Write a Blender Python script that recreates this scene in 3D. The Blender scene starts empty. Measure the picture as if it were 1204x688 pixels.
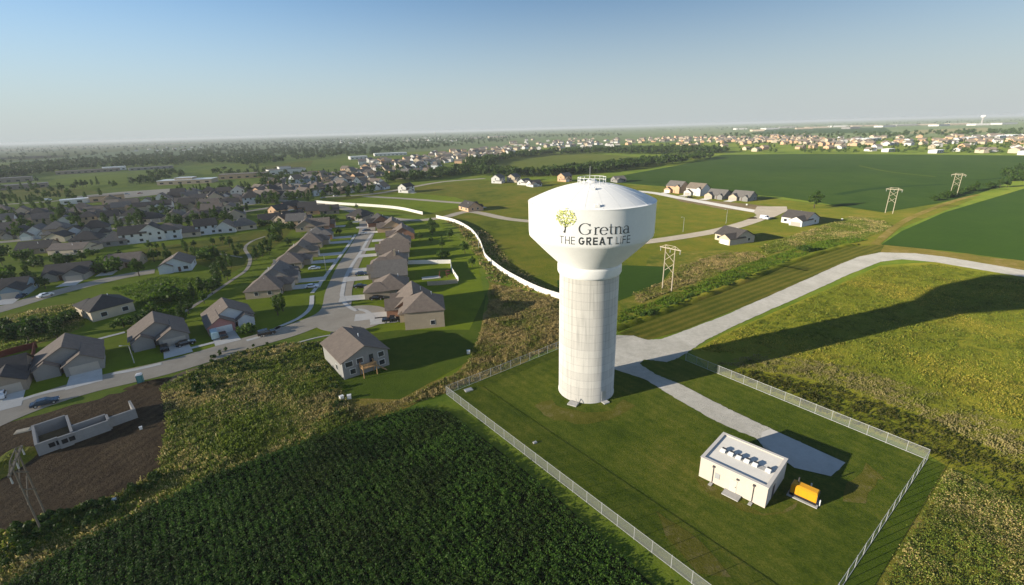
import bpy, math, random
import numpy as np
R_ = math.radians
sc = bpy.context.scene
col = sc.collection
rnd = random.Random(7)
nrg = np.random.default_rng(11)

# ---------------------------------------------------------------- camera
H = 55.0
FPX, PITCH, ROLL = 550.0, R_(19.25), R_(1.62)
fwd = np.array([0, math.cos(PITCH), -math.sin(PITCH)])
r0 = np.array([1.0, 0, 0]); u0 = np.cross(r0, fwd)
RT = r0 * math.cos(ROLL) - u0 * math.sin(ROLL)
UP = u0 * math.cos(ROLL) + r0 * math.sin(ROLL)

def G(x, y, z=0.0):
    """photo point -> place on level ground"""
    d = fwd * FPX + RT * (x - 602.0) + UP * (344.0 - y)
    t = (z - H) / d[2]
    return np.array([d[0] * t, d[1] * t])

cam = bpy.data.cameras.new("camera")
cam.sensor_width = 36.0; cam.lens = FPX / 1204.0 * 36.0
cam.clip_start = 0.5; cam.clip_end = 60000
co = bpy.data.objects.new("camera", cam); col.objects.link(co)
from mathutils import Matrix, Vector
m = Matrix(((RT[0], UP[0], -fwd[0], 0), (RT[1], UP[1], -fwd[1], 0), (RT[2], UP[2], -fwd[2], H), (0, 0, 0, 1)))
co.matrix_world = m
sc.camera = co

# ---------------------------------------------------------------- sun, sky, view
SUN_EL, SUN_AZ = 13.6, 200.0           # degrees; azimuth of the sun seen from above, counter-clockwise from +x
sv = Vector((math.cos(R_(SUN_AZ)) * math.cos(R_(SUN_EL)), math.sin(R_(SUN_AZ)) * math.cos(R_(SUN_EL)), math.sin(R_(SUN_EL))))
sl = bpy.data.lights.new("sun", "SUN"); sl.energy = 4.6; sl.angle = R_(0.5); sl.color = (1.0, 0.90, 0.74)
so = bpy.data.objects.new("sun", sl); col.objects.link(so)
so.rotation_euler = sv.to_track_quat("Z", "Y").to_euler(); so.location = (-200, -100, 200)
w = bpy.data.worlds.new("World"); sc.world = w; w.use_nodes = True
nt = w.node_tree; bg = nt.nodes["Background"]
sky = nt.nodes.new("ShaderNodeTexSky"); sky.sky_type = "NISHITA"; sky.sun_disc = False
sky.sun_elevation = R_(SUN_EL); sky.sun_rotation = R_(SUN_AZ - 90.0)
sky.altitude = 350; sky.air_density = 1.0; sky.dust_density = 0.6; sky.ozone_density = 3.2
# pale summer haze low in the sky, all round the horizon
wtc = nt.nodes.new("ShaderNodeTexCoord"); wsp = nt.nodes.new("ShaderNodeSeparateXYZ"); nt.links.new(wtc.outputs["Generated"], wsp.inputs[0])
wmr = nt.nodes.new("ShaderNodeMapRange"); wmr.interpolation_type = "SMOOTHSTEP"
wmr.inputs[1].default_value = -0.02; wmr.inputs[2].default_value = 0.27; wmr.inputs[3].default_value = 0.92; wmr.inputs[4].default_value = 0.0
nt.links.new(wsp.outputs[2], wmr.inputs[0])
wmx = nt.nodes.new("ShaderNodeMixRGB"); wmx.inputs[2].default_value = (3.6, 3.97, 4.12, 1)
nt.links.new(wmr.outputs[0], wmx.inputs[0]); nt.links.new(sky.outputs[0], wmx.inputs[1]); nt.links.new(wmx.outputs[0], bg.inputs[0]); bg.inputs[1].default_value = 0.079
sc.view_settings.view_transform = "Standard"; sc.view_settings.look = "None"
sc.view_settings.exposure = 0.93; sc.view_settings.gamma = 1.0; sc.view_settings.use_curve_mapping = False
cy = sc.cycles
cy.max_bounces = 5; cy.diffuse_bounces = 2; cy.glossy_bounces = 2; cy.transmission_bounces = 2
cy.transparent_max_bounces = 12; cy.volume_bounces = 0; cy.use_denoising = True
try: cy.denoiser = "OPENIMAGEDENOISE"
except Exception: pass

# ---------------------------------------------------------------- materials
def green(cols, k=1.0):
    """plants and soil reflect little blue"""
    return [(r * k, g * k, b * k * (0.42 if b < .45 * g else 0.85)) for r, g, b in cols]
def new_mat(name):
    mt = bpy.data.materials.new(name); mt.use_nodes = True
    n = mt.node_tree.nodes; n.clear()
    out = n.new("ShaderNodeOutputMaterial"); b = n.new("ShaderNodeBsdfPrincipled")
    mt.node_tree.links.new(b.outputs[0], out.inputs[0])
    if "Diffuse Roughness" in b.inputs: b.inputs["Diffuse Roughness"].default_value = 0.8
    b.inputs["Specular IOR Level"].default_value = 0.3
    return mt, n, mt.node_tree.links, b, out

def noise(n, l, vec, scale, det=4, rough=0.6, dist=0.0):
    t = n.new("ShaderNodeTexNoise"); t.inputs["Scale"].default_value = scale
    t.inputs["Detail"].default_value = det; t.inputs["Roughness"].default_value = rough; t.inputs["Distortion"].default_value = dist
    l.new(vec, t.inputs["Vector"]); return t.outputs["Fac"]

def mth(n, l, op, a, b=None, c=None):
    t = n.new("ShaderNodeMath"); t.operation = op
    for i, v in enumerate((a, b, c)):
        if v is None: continue
        if isinstance(v, (int, float)): t.inputs[i].default_value = v
        else: l.new(v, t.inputs[i])
    return t.outputs[0]

def ramp(n, l, fac, cols, lo=0.33, hi=0.67):
    t = n.new("ShaderNodeValToRGB"); e = t.color_ramp.elements
    k = len(cols)
    while len(e) < k: e.new(0.5)
    for i, c in enumerate(cols):
        e[i].position = lo + (hi - lo) * i / max(1, k - 1); e[i].color = (*c, 1)
    l.new(fac, t.inputs[0]); return t.outputs[0]

PALE = ("worn_concrete_street",)
def gmat(name, cols, scales=(0.03, 0.25, 1.6), wts=(0.4, 0.35, 0.25), bump=0.5, bscale=2.5, rows=None, rough=0.95, lo=0.34, hi=0.66, k=1.0):
    """a ground cover: three sizes of patches, bumps, and tilled or mown rows (angle, spacing, strength)"""
    mt, n, l, b, out = new_mat(name)
    tc = n.new("ShaderNodeTexCoord").outputs["Object"]
    f = None
    for s, wt in zip(scales, wts):
        v = mth(n, l, "MULTIPLY", noise(n, l, tc, s, 5, 0.62, 0.4), wt)
        f = v if f is None else mth(n, l, "ADD", f, v)
    if rows:
        ang, sp, st = rows
        mp = n.new("ShaderNodeMapping"); mp.inputs["Rotation"].default_value = (0, 0, -R_(ang)); l.new(tc, mp.inputs[0])
        wv = n.new("ShaderNodeTexWave"); wv.bands_direction = "Y"; wv.inputs["Scale"].default_value = 0.314 / sp
        wv.inputs["Distortion"].default_value = 1.2; wv.inputs["Detail"].default_value = 3; wv.inputs["Detail Scale"].default_value = 0.6
        l.new(mp.outputs[0], wv.inputs[0])
        r = mth(n, l, "MULTIPLY_ADD", wv.outputs["Fac"], st, -st * 0.5)
        f = mth(n, l, "ADD", f, r)
    cols = green(cols, k) if max(cols[-1]) < .4 and name not in PALE else cols
    l.new(ramp(n, l, f, cols, lo, hi), b.inputs["Base Color"])
    b.inputs["Roughness"].default_value = rough; b.inputs["Specular IOR Level"].default_value = 0.1
    if bump:
        bp = n.new("ShaderNodeBump"); bp.inputs["Strength"].default_value = bump; bp.inputs["Distance"].default_value = 0.35
        l.new(noise(n, l, tc, bscale, 5, 0.7), bp.inputs["Height"]); l.new(bp.outputs[0], b.inputs["Normal"])
    return mt

def pmat(name, c, rough=0.7, var=0.12, scale=1.2, spec=0.3, metal=0.0, bump=0.0, c2=None):
    """a made surface with slight wear"""
    mt, n, l, b, out = new_mat(name)
    tc = n.new("ShaderNodeTexCoord").outputs["Object"]
    f = mth(n, l, "MULTIPLY_ADD", noise(n, l, tc, scale * 6, 4, 0.6), 0.4, mth(n, l, "MULTIPLY", noise(n, l, tc, scale, 4, 0.6), 0.6))
    lo = tuple(x * (1 - var) for x in c); hi = c2 or tuple(min(1, x * (1 + var)) for x in c)
    l.new(ramp(n, l, f, (lo, c, hi)), b.inputs["Base Color"])
    b.inputs["Roughness"].default_value = rough; b.inputs["Specular IOR Level"].default_value = spec; b.inputs["Metallic"].default_value = metal
    if bump:
        bp = n.new("ShaderNodeBump"); bp.inputs["Strength"].default_value = bump; bp.inputs["Distance"].default_value = 0.05
        l.new(noise(n, l, tc, scale * 8, 4, 0.7), bp.inputs["Height"]); l.new(bp.outputs[0], b.inputs["Normal"])
    return mt

def leafmat(name, cols, patch=None, pscale=0.06, rough=0.6, trans=0.3, k=1.5, clump=False):
    """leaves: each clump its own tone; patch = second set of tones that takes over in large drifts"""
    mt, n, l, b, out = new_mat(name)
    cols = green(cols, k); patch = patch and green(patch, k)
    g = n.new("ShaderNodeNewGeometry")
    c = ramp(n, l, g.outputs["Random Per Island"], cols, 0.0, 1.0)
    if patch:
        pos = g.outputs["Position"]
        f = noise(n, l, pos, pscale, 5, 0.6, 0.6)
        f = mth(n, l, "ADD", f, mth(n, l, "MULTIPLY_ADD", g.outputs["Random Per Island"], 0.24, -0.12))
        mr = n.new("ShaderNodeMapRange"); mr.inputs[1].default_value = 0.50; mr.inputs[2].default_value = 0.62; l.new(f, mr.inputs[0])
        mx = n.new("ShaderNodeMixRGB"); l.new(mr.outputs[0], mx.inputs[0]); l.new(c, mx.inputs[1])
        l.new(ramp(n, l, g.outputs["Random Per Island"], patch, 0.0, 1.0), mx.inputs[2]); c = mx.outputs[0]
    if patch or clump:                                              # clumps of other plants, lighter and darker
        pos = g.outputs["Position"]
        cv = ramp(n, l, mth(n, l, "ADD", mth(n, l, "MULTIPLY", noise(n, l, pos, 0.55, 4, 0.65, 0.5), 0.55), mth(n, l, "MULTIPLY", noise(n, l, pos, 0.11, 4, 0.6, 0.5), 0.45)), [(.55, .57, .53), (.9, .91, .9), (1.12, 1.10, 1.1)], 0.40, 0.60)
        mu = n.new("ShaderNodeMixRGB"); mu.blend_type = "MULTIPLY"; mu.inputs[0].default_value = 1; l.new(c, mu.inputs[1]); l.new(cv, mu.inputs[2]); c = mu.outputs[0]
    l.new(c, b.inputs["Base Color"]); b.inputs["Roughness"].default_value = rough; b.inputs["Specular IOR Level"].default_value = 0.25
    tr = n.new("ShaderNodeBsdfTranslucent"); l.new(c, tr.inputs[0])
    mix = n.new("ShaderNodeMixShader"); mix.inputs[0].default_value = trans
    l.new(b.outputs[0], mix.inputs[1]); l.new(tr.outputs[0], mix.inputs[2]); l.new(mix.outputs[0], out.inputs[0])
    return mt

M = {}
M["base"] = gmat("field_grass", [(.030, .055, .012), (.060, .092, .020), (.095, .118, .030), (.13, .125, .045)], (0.006, 0.05, 0.6), bump=0.3, k=1.5)
M["lawn"] = gmat("lawn_grass", [(.044, .062, .007), (.064, .086, .009), (.092, .110, .014)], (0.03, 0.2, 1.5), bump=0.25, k=1.95)
M["comp"] = gmat("mown_grass", [(.035, .056, .010), (.056, .080, .014), (.085, .100, .026), (.14, .13, .055)], (0.05, 0.33, 2.6), (0.38, 0.27, 0.35), bump=0.5, bscale=4, rows=(-52, 2.1, 0.035), lo=.40, hi=.63, k=1.12)
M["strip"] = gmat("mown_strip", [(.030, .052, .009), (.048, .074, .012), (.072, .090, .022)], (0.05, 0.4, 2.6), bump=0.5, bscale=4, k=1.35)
M["worn"] = gmat("worn_grass", [(.06, .070, .012), (.11, .105, .034), (.20, .165, .105)], (0.1, 0.6, 3.0), bump=0.6, bscale=4, lo=.36, hi=.68)
M["olive"] = gmat("olive_meadow", [(.055, .072, .014), (.095, .108, .020), (.14, .135, .030), (.18, .15, .045)], (0.022, 0.16, 1.3), (0.38, 0.32, 0.30), bump=0.9, bscale=1.6, k=1.6)
M["meadow"] = gmat("sunny_meadow", [(.075, .100, .014), (.12, .142, .024), (.155, .155, .034), (.21, .17, .065)], (0.02, 0.12, 1.0), bump=0.6, bscale=1.2, lo=.39, hi=.61, k=0.85)
M["hay"] = gmat("hay_strip", [(.050, .068, .014), (.090, .098, .026), (.16, .135, .055)], (0.03, 0.2, 1.5), (0.35, 0.3, 0.35), bump=0.5, rows=(33, 2.6, 0.16), k=0.85)
M["weed"] = gmat("weedy_ground", [(.028, .045, .010), (.060, .075, .016), (.12, .105, .040), (.19, .145, .075)], (0.05, 0.3, 2.0), bump=1.0, k=1.7)
M["tan"] = gmat("dry_weeds", [(.060, .070, .020), (.13, .105, .045), (.22, .155, .085)], (0.05, 0.3, 2.0), bump=1.0, k=1.55)
M["dirt"] = gmat("bare_dirt", [(.022, .014, .009), (.040, .026, .016), (.062, .042, .026), (.11, .078, .045)], (0.04, 0.22, 2.0), (0.40, 0.32, 0.28), bump=1.0, bscale=1.2, rows=(75, 2.2, 0.06), k=1.3)
M["mud"] = gmat("pale_dirt", [(.10, .075, .045), (.17, .13, .085), (.24, .19, .13)], (0.05, 0.3, 2.0), bump=0.6, k=1.0)
M["soil"] = gmat("crop_soil", [(.012, .018, .006), (.022, .030, .010), (.035, .038, .016)], (0.05, 0.3, 2.0), bump=0.6, k=0.9)
M["crop"] = gmat("deep_green_crop", [(.020, .048, .012), (.032, .066, .017), (.048, .082, .024)], (0.006, 0.04, 0.4), bump=0.35, bscale=1.0, rows=(20, 5.0, 0.07), k=0.82)
M["crop2"] = gmat("smooth_green_crop", [(.026, .062, .014), (.036, .078, .018), (.046, .090, .022)], (0.008, 0.06, 0.5), bump=0.25, bscale=1.0, rows=(30, 3.0, 0.03), k=0.7)
M["crop3"] = gmat("pale_olive_crop", [(.060, .085, .020), (.085, .105, .028), (.115, .125, .040)], (0.006, 0.03, 0.3), bump=0.2, rows=(14, 9.0, 0.05), k=1.0)
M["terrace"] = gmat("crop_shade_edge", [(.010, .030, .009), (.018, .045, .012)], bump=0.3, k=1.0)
M["farm"] = gmat("distant_farmland", [(.060, .105, .045), (.10, .135, .062), (.16, .165, .09)], (0.0012, 0.006, 0.05), bump=0, k=1.1)
M["farmpale"] = gmat("distant_stubble", [(.16, .16, .085), (.22, .20, .11)], (0.002, 0.02, 0.2), bump=0, k=1.0)
M["gravel"] = gmat("white_gravel", [(.36, .345, .30), (.44, .42, .37), (.52, .50, .45)], (0.12, 0.8, 5.0), bump=0.5, bscale=8, rough=0.9, lo=.38, hi=.62)
M["street"] = gmat("worn_concrete_street", [(.28, .245, .195), (.34, .30, .24), (.40, .355, .29)], (0.05, 0.3, 3.0), bump=0.05, rough=0.85)
M["drive"] = gmat("pale_concrete", [(.42, .405, .37), (.50, .485, .45), (.57, .555, .52)], (0.08, 0.5, 3.0), bump=0.05, rough=0.85)
M["conc"] = pmat("bare_concrete", (.40, .39, .37), 0.9, 0.15, 0.6, bump=0.2)
M["white"] = pmat("white_paint", (.73, .73, .71), 0.45, 0.04, 0.3)
M["garage"] = pmat("beige_garage_door", (.42, .39, .34), 0.6, 0.05, 0.4)
M["vinyl"] = pmat("white_vinyl", (.78, .76, .70), 0.5, 0.05, 0.2)
M["glass"] = pmat("dark_window_glass", (.03, .035, .045), 0.08, 0.1, 1, spec=0.6)
M["black"] = pmat("black_rubber", (.015, .015, .016), 0.8, 0.1)
M["dark"] = pmat("dark_metal", (.06, .06, .065), 0.5, 0.1)
M["galv"] = pmat("galvanised_steel", (.45, .46, .46), 0.45, 0.1, 2, metal=0.3)
M["woodpale"] = pmat("weathered_pole_wood", (.46, .40, .30), 0.85, 0.2, 3)
M["wooddark"] = pmat("dark_pole_wood", (.16, .135, .10), 0.85, 0.2, 3)
M["wood"] = pmat("new_lumber", (.42, .26, .12), 0.8, 0.2, 3)
M["orange"] = pmat("orange_enamel", (.66, .32, .015), 0.4, 0.05, 1)
M["redfence"] = pmat("red_stained_boards", (.14, .035, .022), 0.8, 0.2, 2)
M["letter"] = pmat("charcoal_lettering", (.035, .04, .042), 0.5, 0.05)
M["leafa"] = pmat("lime_paint", (.46, .52, .07), 0.5, 0.06)
M["leafb"] = pmat("olive_paint", (.17, .21, .05), 0.5, 0.06)
M["leafc"] = pmat("yellow_paint", (.72, .72, .22), 0.5, 0.06)
M["bark"] = pmat("tree_bark", (.075, .055, .038), 0.9, 0.25, 3)
SID = {"cream": (.55, .47, .35), "tan": (.36, .30, .22), "grey": (.27, .265, .25), "white": (.66, .65, .62), "brick": (.36, .19, .12), "taupe": (.28, .24, .19), "peach": (.62, .42, .26), "blue": (.20, .27, .33), "bluewhite": (.55, .58, .60), "pink": (.45, .22, .20), "red": (.26, .08, .06)}
for k, c in SID.items(): M["s_" + k] = pmat(k + "_siding", c, 0.8, 0.10, 0.5)
ROOF = {"brown": (.175, .142, .118), "dark": (.066, .060, .057), "grey": (.15, .14, .13), "tanroof": (.20, .165, .13)}
for k, c in ROOF.items(): M["r_" + k] = pmat(k + "_shingles", c, 0.9, 0.22, 1.0, bump=0.3)
M["lf_tree"] = leafmat("tree_leaves", [(.016, .034, .008), (.030, .058, .012), (.050, .082, .018)], k=2.2)
M["lf_dark"] = leafmat("dark_tree_leaves", [(.010, .024, .008), (.018, .038, .011), (.030, .052, .014)], k=2.4)
M["lf_red"] = leafmat("russet_leaves", [(.06, .018, .014), (.11, .035, .02)])
M["lf_far"] = leafmat("woodland_leaves", [(.014, .030, .009), (.024, .048, .013), (.042, .070, .020)], trans=0.15, k=1.8)
M["lf_bean"] = leafmat("bean_leaves", [(.010, .028, .004), (.026, .062, .011), (.056, .098, .028)], patch=[(.016, .030, .008), (.028, .046, .012)], pscale=0.05, rough=0.7, k=2.4)
M["lf_weed"] = leafmat("weed_leaves", [(.042, .064, .014), (.074, .098, .026), (.105, .125, .040)], patch=[(.135, .114, .053), (.195, .155, .072), (.27, .212, .10)], pscale=0.07, k=2.5)
M["lf_olive"] = leafmat("meadow_leaves", [(.058, .080, .016), (.088, .108, .024), (.12, .13, .036)], patch=[(.125, .115, .034), (.17, .145, .048), (.21, .175, .066)], pscale=0.028, k=2.3)
M["lf_green"] = leafmat("rank_green_leaves", [(.032, .066, .010), (.060, .100, .014), (.09, .125, .022)], k=2.2, clump=True)
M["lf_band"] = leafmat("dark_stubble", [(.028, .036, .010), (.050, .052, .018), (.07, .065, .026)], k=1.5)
M["lf_gold"] = leafmat("golden_grass", [(.135, .12, .055), (.175, .147, .068), (.215, .178, .082)], patch=[(.085, .105, .026), (.11, .12, .036)], pscale=.08, k=1.9)
M["lf_tan"] = leafmat("dry_weed_leaves", [(.135, .108, .050), (.21, .16, .075), (.29, .222, .105)], patch=[(.070, .088, .022), (.10, .118, .034)], pscale=0.12, k=2.2)

# fence netting: woven wire, mostly gaps
mt, n, l, b, out = new_mat("chain_link_netting")
b.inputs["Base Color"].default_value = (.50, .52, .50, 1); b.inputs["Roughness"].default_value = 0.5
tp = n.new("ShaderNodeBsdfTransparent"); mx = n.new("ShaderNodeMixShader")
tc = n.new("ShaderNodeTexCoord").outputs["Object"]
f = mth(n, l, "MULTIPLY_ADD", noise(n, l, tc, 30, 2), 0.36, -0.02)
l.new(f, mx.inputs[0]); l.new(tp.outputs[0], mx.inputs[1]); l.new(b.outputs[0], mx.inputs[2]); l.new(mx.outputs[0], out.inputs[0])
M["net"] = mt

# concrete tower column: form-work lifts and staggered joints
mt, n, l, b, out = new_mat("column_concrete")
tcn = n.new("ShaderNodeTexCoord").outputs["Object"]
sp = n.new("ShaderNodeSeparateXYZ"); l.new(tcn, sp.inputs[0])
an = mth(n, l, "MULTIPLY", mth(n, l, "ARCTAN2", sp.outputs[0], sp.outputs[1]), 6.2)
cb = n.new("ShaderNodeCombineXYZ"); l.new(an, cb.inputs[0]); l.new(sp.outputs[2], cb.inputs[1])
br = n.new("ShaderNodeTexBrick"); l.new(cb.outputs[0], br.inputs[0])
br.inputs["Color1"].default_value = (.56, .545, .51, 1); br.inputs["Color2"].default_value = (.63, .615, .575, 1); br.inputs["Mortar"].default_value = (.36, .355, .335, 1)
br.inputs["Scale"].default_value = 1.0; br.inputs["Mortar Size"].default_value = 0.035; br.inputs["Mortar Smooth"].default_value = 0.6
br.inputs["Brick Width"].default_value = 60; br.inputs["Row Height"].default_value = 1.75
mp = n.new("ShaderNodeMapping"); mp.inputs["Scale"].default_value = (3.0, 0.12, 1); l.new(cb.outputs[0], mp.inputs[0])
st = noise(n, l, mp.outputs[0], 0.7, 5, 0.65)
mx = n.new("ShaderNodeMixRGB"); mx.blend_type = "MULTIPLY"; mx.inputs[0].default_value = 1
l.new(br.outputs[0], mx.inputs[1]); l.new(ramp(n, l, st, [(.70, .70, .69), (.92, .92, .91), (1.0, .99, .97)]), mx.inputs[2])
l.new(mx.outputs[0], b.inputs["Base Color"]); b.inputs["Roughness"].default_value = 0.9
M["column"] = mt

# ---------------------------------------------------------------- object helpers
def tag(o, label=None, cat=None, group=None, kind=None):
    if label: o["label"] = label
    if cat: o["category"] = cat
    if group: o["group"] = group
    if kind: o["kind"] = kind
    return o

def link(name, me, parent=None, loc=None, rz=None):
    o = bpy.data.objects.new(name, me); col.objects.link(o)
    if parent: o.parent = parent
    if loc is not None: o.location = loc
    if rz is not None: o.rotation_euler = (0, 0, rz)
    return o

def empty(name, loc, rz=0.0):
    return link(name, None, None, loc, rz)

class MB:
    def __init__(s): s.v, s.f, s.m = [], [], []
    def add(s, vs, fs, mi=0):
        b = len(s.v); s.v += [tuple(map(float, v)) for v in vs]
        for f in fs: s.f.append(tuple(b + i for i in f)); s.m.append(mi)
        return s
    def box(s, x0, x1, y0, y1, z0, z1, mi=0):
        return s.add([(x0, y0, z0), (x1, y0, z0), (x1, y1, z0), (x0, y1, z0), (x0, y0, z1), (x1, y0, z1), (x1, y1, z1), (x0, y1, z1)],
                     [(0, 3, 2, 1), (4, 5, 6, 7), (0, 1, 5, 4), (1, 2, 6, 5), (2, 3, 7, 6), (3, 0, 4, 7)], mi)
    def bar(s, p, q, r0, r1=None, k=6, mi=0, cap=True):
        r1 = r0 if r1 is None else r1
        p = Vector(p); q = Vector(q); d = (q - p).normalized()
        a = d.orthogonal().normalized(); c = d.cross(a)
        vs = []
        for c0, rr in ((p, r0), (q, r1)):
            for i in range(k):
                t = 2 * math.pi * i / k; vs.append(c0 + (a * math.cos(t) + c * math.sin(t)) * rr)
        fs = [(i, (i + 1) % k, k + (i + 1) % k, k + i) for i in range(k)]
        if cap: fs += [tuple(range(k))[::-1], tuple(range(k, 2 * k))]
        return s.add(vs, fs, mi)
    def lathe(s, prof, k=96, mi=0, cx=0, cy=0):
        vs = [(cx + r * math.cos(2 * math.pi * i / k), cy + r * math.sin(2 * math.pi * i / k), z) for r, z in prof for i in range(k)]
        fs = []
        for j in range(len(prof) - 1):
            for i in range(k):
                a, b_ = j * k + i, j * k + (i + 1) % k
                fs.append((a, b_, b_ + k, a + k))
        return s.add(vs, fs, mi)
    def build(s, name, mats, parent=None, loc=None, rz=None, smooth=False):
        me = bpy.data.meshes.new(name); me.from_pydata(s.v, [], s.f)
        if not isinstance(mats, (list, tuple)): mats = [mats]
        for x in mats: me.materials.append(x)
        if len(mats) > 1: me.polygons.foreach_set("material_index", s.m)
        if smooth: me.polygons.foreach_set("use_smooth", [True] * len(s.f))
        me.update()
        return link(name, me, parent, loc, rz)

def quads(name, V, mat):
    """V: (n,4,3) quads -> mesh"""
    nq = V.shape[0]
    me = bpy.data.meshes.new(name); me.vertices.add(nq * 4); me.loops.add(nq * 4); me.polygons.add(nq)
    me.vertices.foreach_set("co", V.astype(np.float32).ravel())
    me.loops.foreach_set("vertex_index", np.arange(nq * 4, dtype=np.int32))
    me.polygons.foreach_set("loop_start", np.arange(0, nq * 4, 4, dtype=np.int32))
    try: me.polygons.foreach_set("loop_total", np.full(nq, 4, dtype=np.int32))
    except Exception: pass
    me.materials.append(mat); me.update(calc_edges=True); me.validate()
    return me

def dup(root, loc, rz=None, scale=None, label=None, group=None):
    r = root.copy(); col.objects.link(r); r.location = loc
    if rz is not None: r.rotation_euler = (0, 0, rz)
    if scale is not None: r.scale = (scale, scale, scale) if not isinstance(scale, tuple) else scale
    if label: r["label"] = label
    if group: r["group"] = group
    for ch in list(root.children):
        c = ch.copy(); col.objects.link(c); c.parent = r
        for g in ch.children:
            d = g.copy(); col.objects.link(d); d.parent = c
    return r

def smooth_line(pts, k=6, closed=False):
    """Catmull-Rom through the points"""
    P = [np.array(p, float) for p in pts]; out = []
    for i in range(len(P) - 1):
        a = P[i - 1] if i else 2 * P[0] - P[1]
        b_, c = P[i], P[i + 1]
        d = P[i + 2] if i + 2 < len(P) else 2 * P[-1] - P[-2]
        for j in range(k):
            t = j / k
            out.append(0.5 * (2 * b_ + (c - a) * t + (2 * a - 5 * b_ + 4 * c - d) * t * t + (-a + 3 * b_ - 3 * c + d) * t ** 3))
    out.append(P[-1]); return out

def sheet(name, ring, z, mat, label, cat, kind="structure", thick=0.0):
    me = MB(); nn = len(ring)
    area = sum(ring[i][0] * ring[(i + 1) % nn][1] - ring[(i + 1) % nn][0] * ring[i][1] for i in range(nn))
    if area < 0: ring = ring[::-1]
    me.add([(p[0], p[1], z) for p in ring], [tuple(range(nn))])
    if thick:
        me.add([(p[0], p[1], z) for p in ring] + [(p[0], p[1], z - thick) for p in ring], [(i, nn + i, nn + (i + 1) % nn, (i + 1) % nn) for i in range(nn)])
    return tag(me.build(name, mat), label, cat, None, kind)

def patch(name, px, z, mat, label, cat="ground", wob=0.0, **k):
    """ground patch outlined by photo points; wob = ragged edge in metres"""
    ring = [G(*p) for p in px]
    if wob:
        r2 = []
        for i in range(len(ring)):
            a, b_ = ring[i], ring[(i + 1) % len(ring)]
            kk = max(1, min(14, int(np.hypot(*(b_ - a)) / (wob * 3))))
            for j in range(kk):
                r2.append(a + (b_ - a) * j / kk + nrg.normal(0, wob * 0.5, 2))
        ring = r2
    return sheet(name, ring, z, mat, label, cat, **k)

def ribbon(name, px, wd, z, mat, label, cat, world=False, thick=0.0):
    P = smooth_line(px if world else [G(*p) for p in px])
    L, Rr = [], []
    for i, p in enumerate(P):
        d = P[min(i + 1, len(P) - 1)] - P[max(i - 1, 0)]; d = d / (np.hypot(*d) + 1e-9)
        nn = np.array([-d[1], d[0]]); ww = wd if not callable(wd) else wd(i / (len(P) - 1))
        L.append(p + nn * ww / 2); Rr.append(p - nn * ww / 2)
    me = MB(); k = len(P)
    me.add([(q[0], q[1], z) for q in L + Rr], [(i + k, i + 1 + k, i + 1, i) for i in range(k - 1)])
    if thick:
        me.add([(q[0], q[1], z) for q in L + Rr] + [(q[0], q[1], z - thick) for q in L + Rr],
               [(i, i + 1, i + 1 + 2 * k, i + 2 * k) for i in range(k - 1)] + [(i + k + 1, i + k, i + 3 * k, i + 1 + 3 * k) for i in range(k - 1)])
    return tag(me.build(name, mat), label, cat, None, "structure")

def inpoly(P, ring):
    x, y = P[:, 0], P[:, 1]; c = np.zeros(len(P), bool); nn = len(ring)
    for i in range(nn):
        a, b_ = ring[i], ring[(i + 1) % nn]
        cond = ((a[1] > y) != (b_[1] > y)) & (x < (b_[0] - a[0]) * (y - a[1]) / (b_[1] - a[1] + 1e-12) + a[0])
        c ^= cond
    return c

def scatter(ring, dens, rows=None):
    R = np.array(ring); lo, hi = R.min(0), R.max(0)
    nn = int((hi - lo).prod() * dens)
    P = lo + nrg.random((nn, 2)) * (hi - lo)
    if rows:
        ang, sp = rows; d = np.array([math.cos(R_(ang)), math.sin(R_(ang))]); q = np.array([-d[1], d[0]])
        u = P @ d; v = np.round(P @ q / sp) * sp + nrg.normal(0, sp * 0.15, nn)
        P = u[:, None] * d + v[:, None] * q
    return P[inpoly(P, ring)]

_ph = nrg.uniform(0, 6.28, (14, 3))
def lumps(P):
    """uneven growth over the ground, about 0.4 to 1.7"""
    v = np.zeros(len(P))
    for i, (a, p1, p2) in enumerate(_ph):
        q = 0.22 * 1.28 ** i; v += np.sin(P[:, 0] * q * math.cos(a) + P[:, 1] * q * math.sin(a) + p1 + 1.3 * np.sin(q * .6 * P[:, 1] + p2)) * (0.9 if i < 8 else 1.2)
    return np.clip(1.0 + v * 0.10, 0.45, 1.5)

def canopy(P, k, hgt, size, spread):
    """small leaves held level or tilted, in plants"""
    nn = len(P); N = nn * k; sz = np.repeat(nrg.uniform(.7, 1.2, nn) * (0.5 + 0.5 * lumps(P)), k)
    c = np.empty((N, 3)); c[:, :2] = np.repeat(P, k, 0) + nrg.normal(0, spread, (N, 2)); c[:, 2] = hgt * sz * nrg.uniform(.25, 1.0, N)
    nr = nrg.normal(0, .62, (N, 3)); nr[:, 2] = np.abs(nr[:, 2]) + .55; nr /= np.linalg.norm(nr, axis=1)[:, None]
    t = np.cross(nr, nrg.normal(0, 1, (N, 3))); t /= np.linalg.norm(t, axis=1)[:, None]; u = np.cross(nr, t)
    z = (size * nrg.uniform(.6, 1.3, N))[:, None]
    return np.stack([c - t * z, c - u * z * .7, c + t * z, c + u * z * .7], 1)

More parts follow.
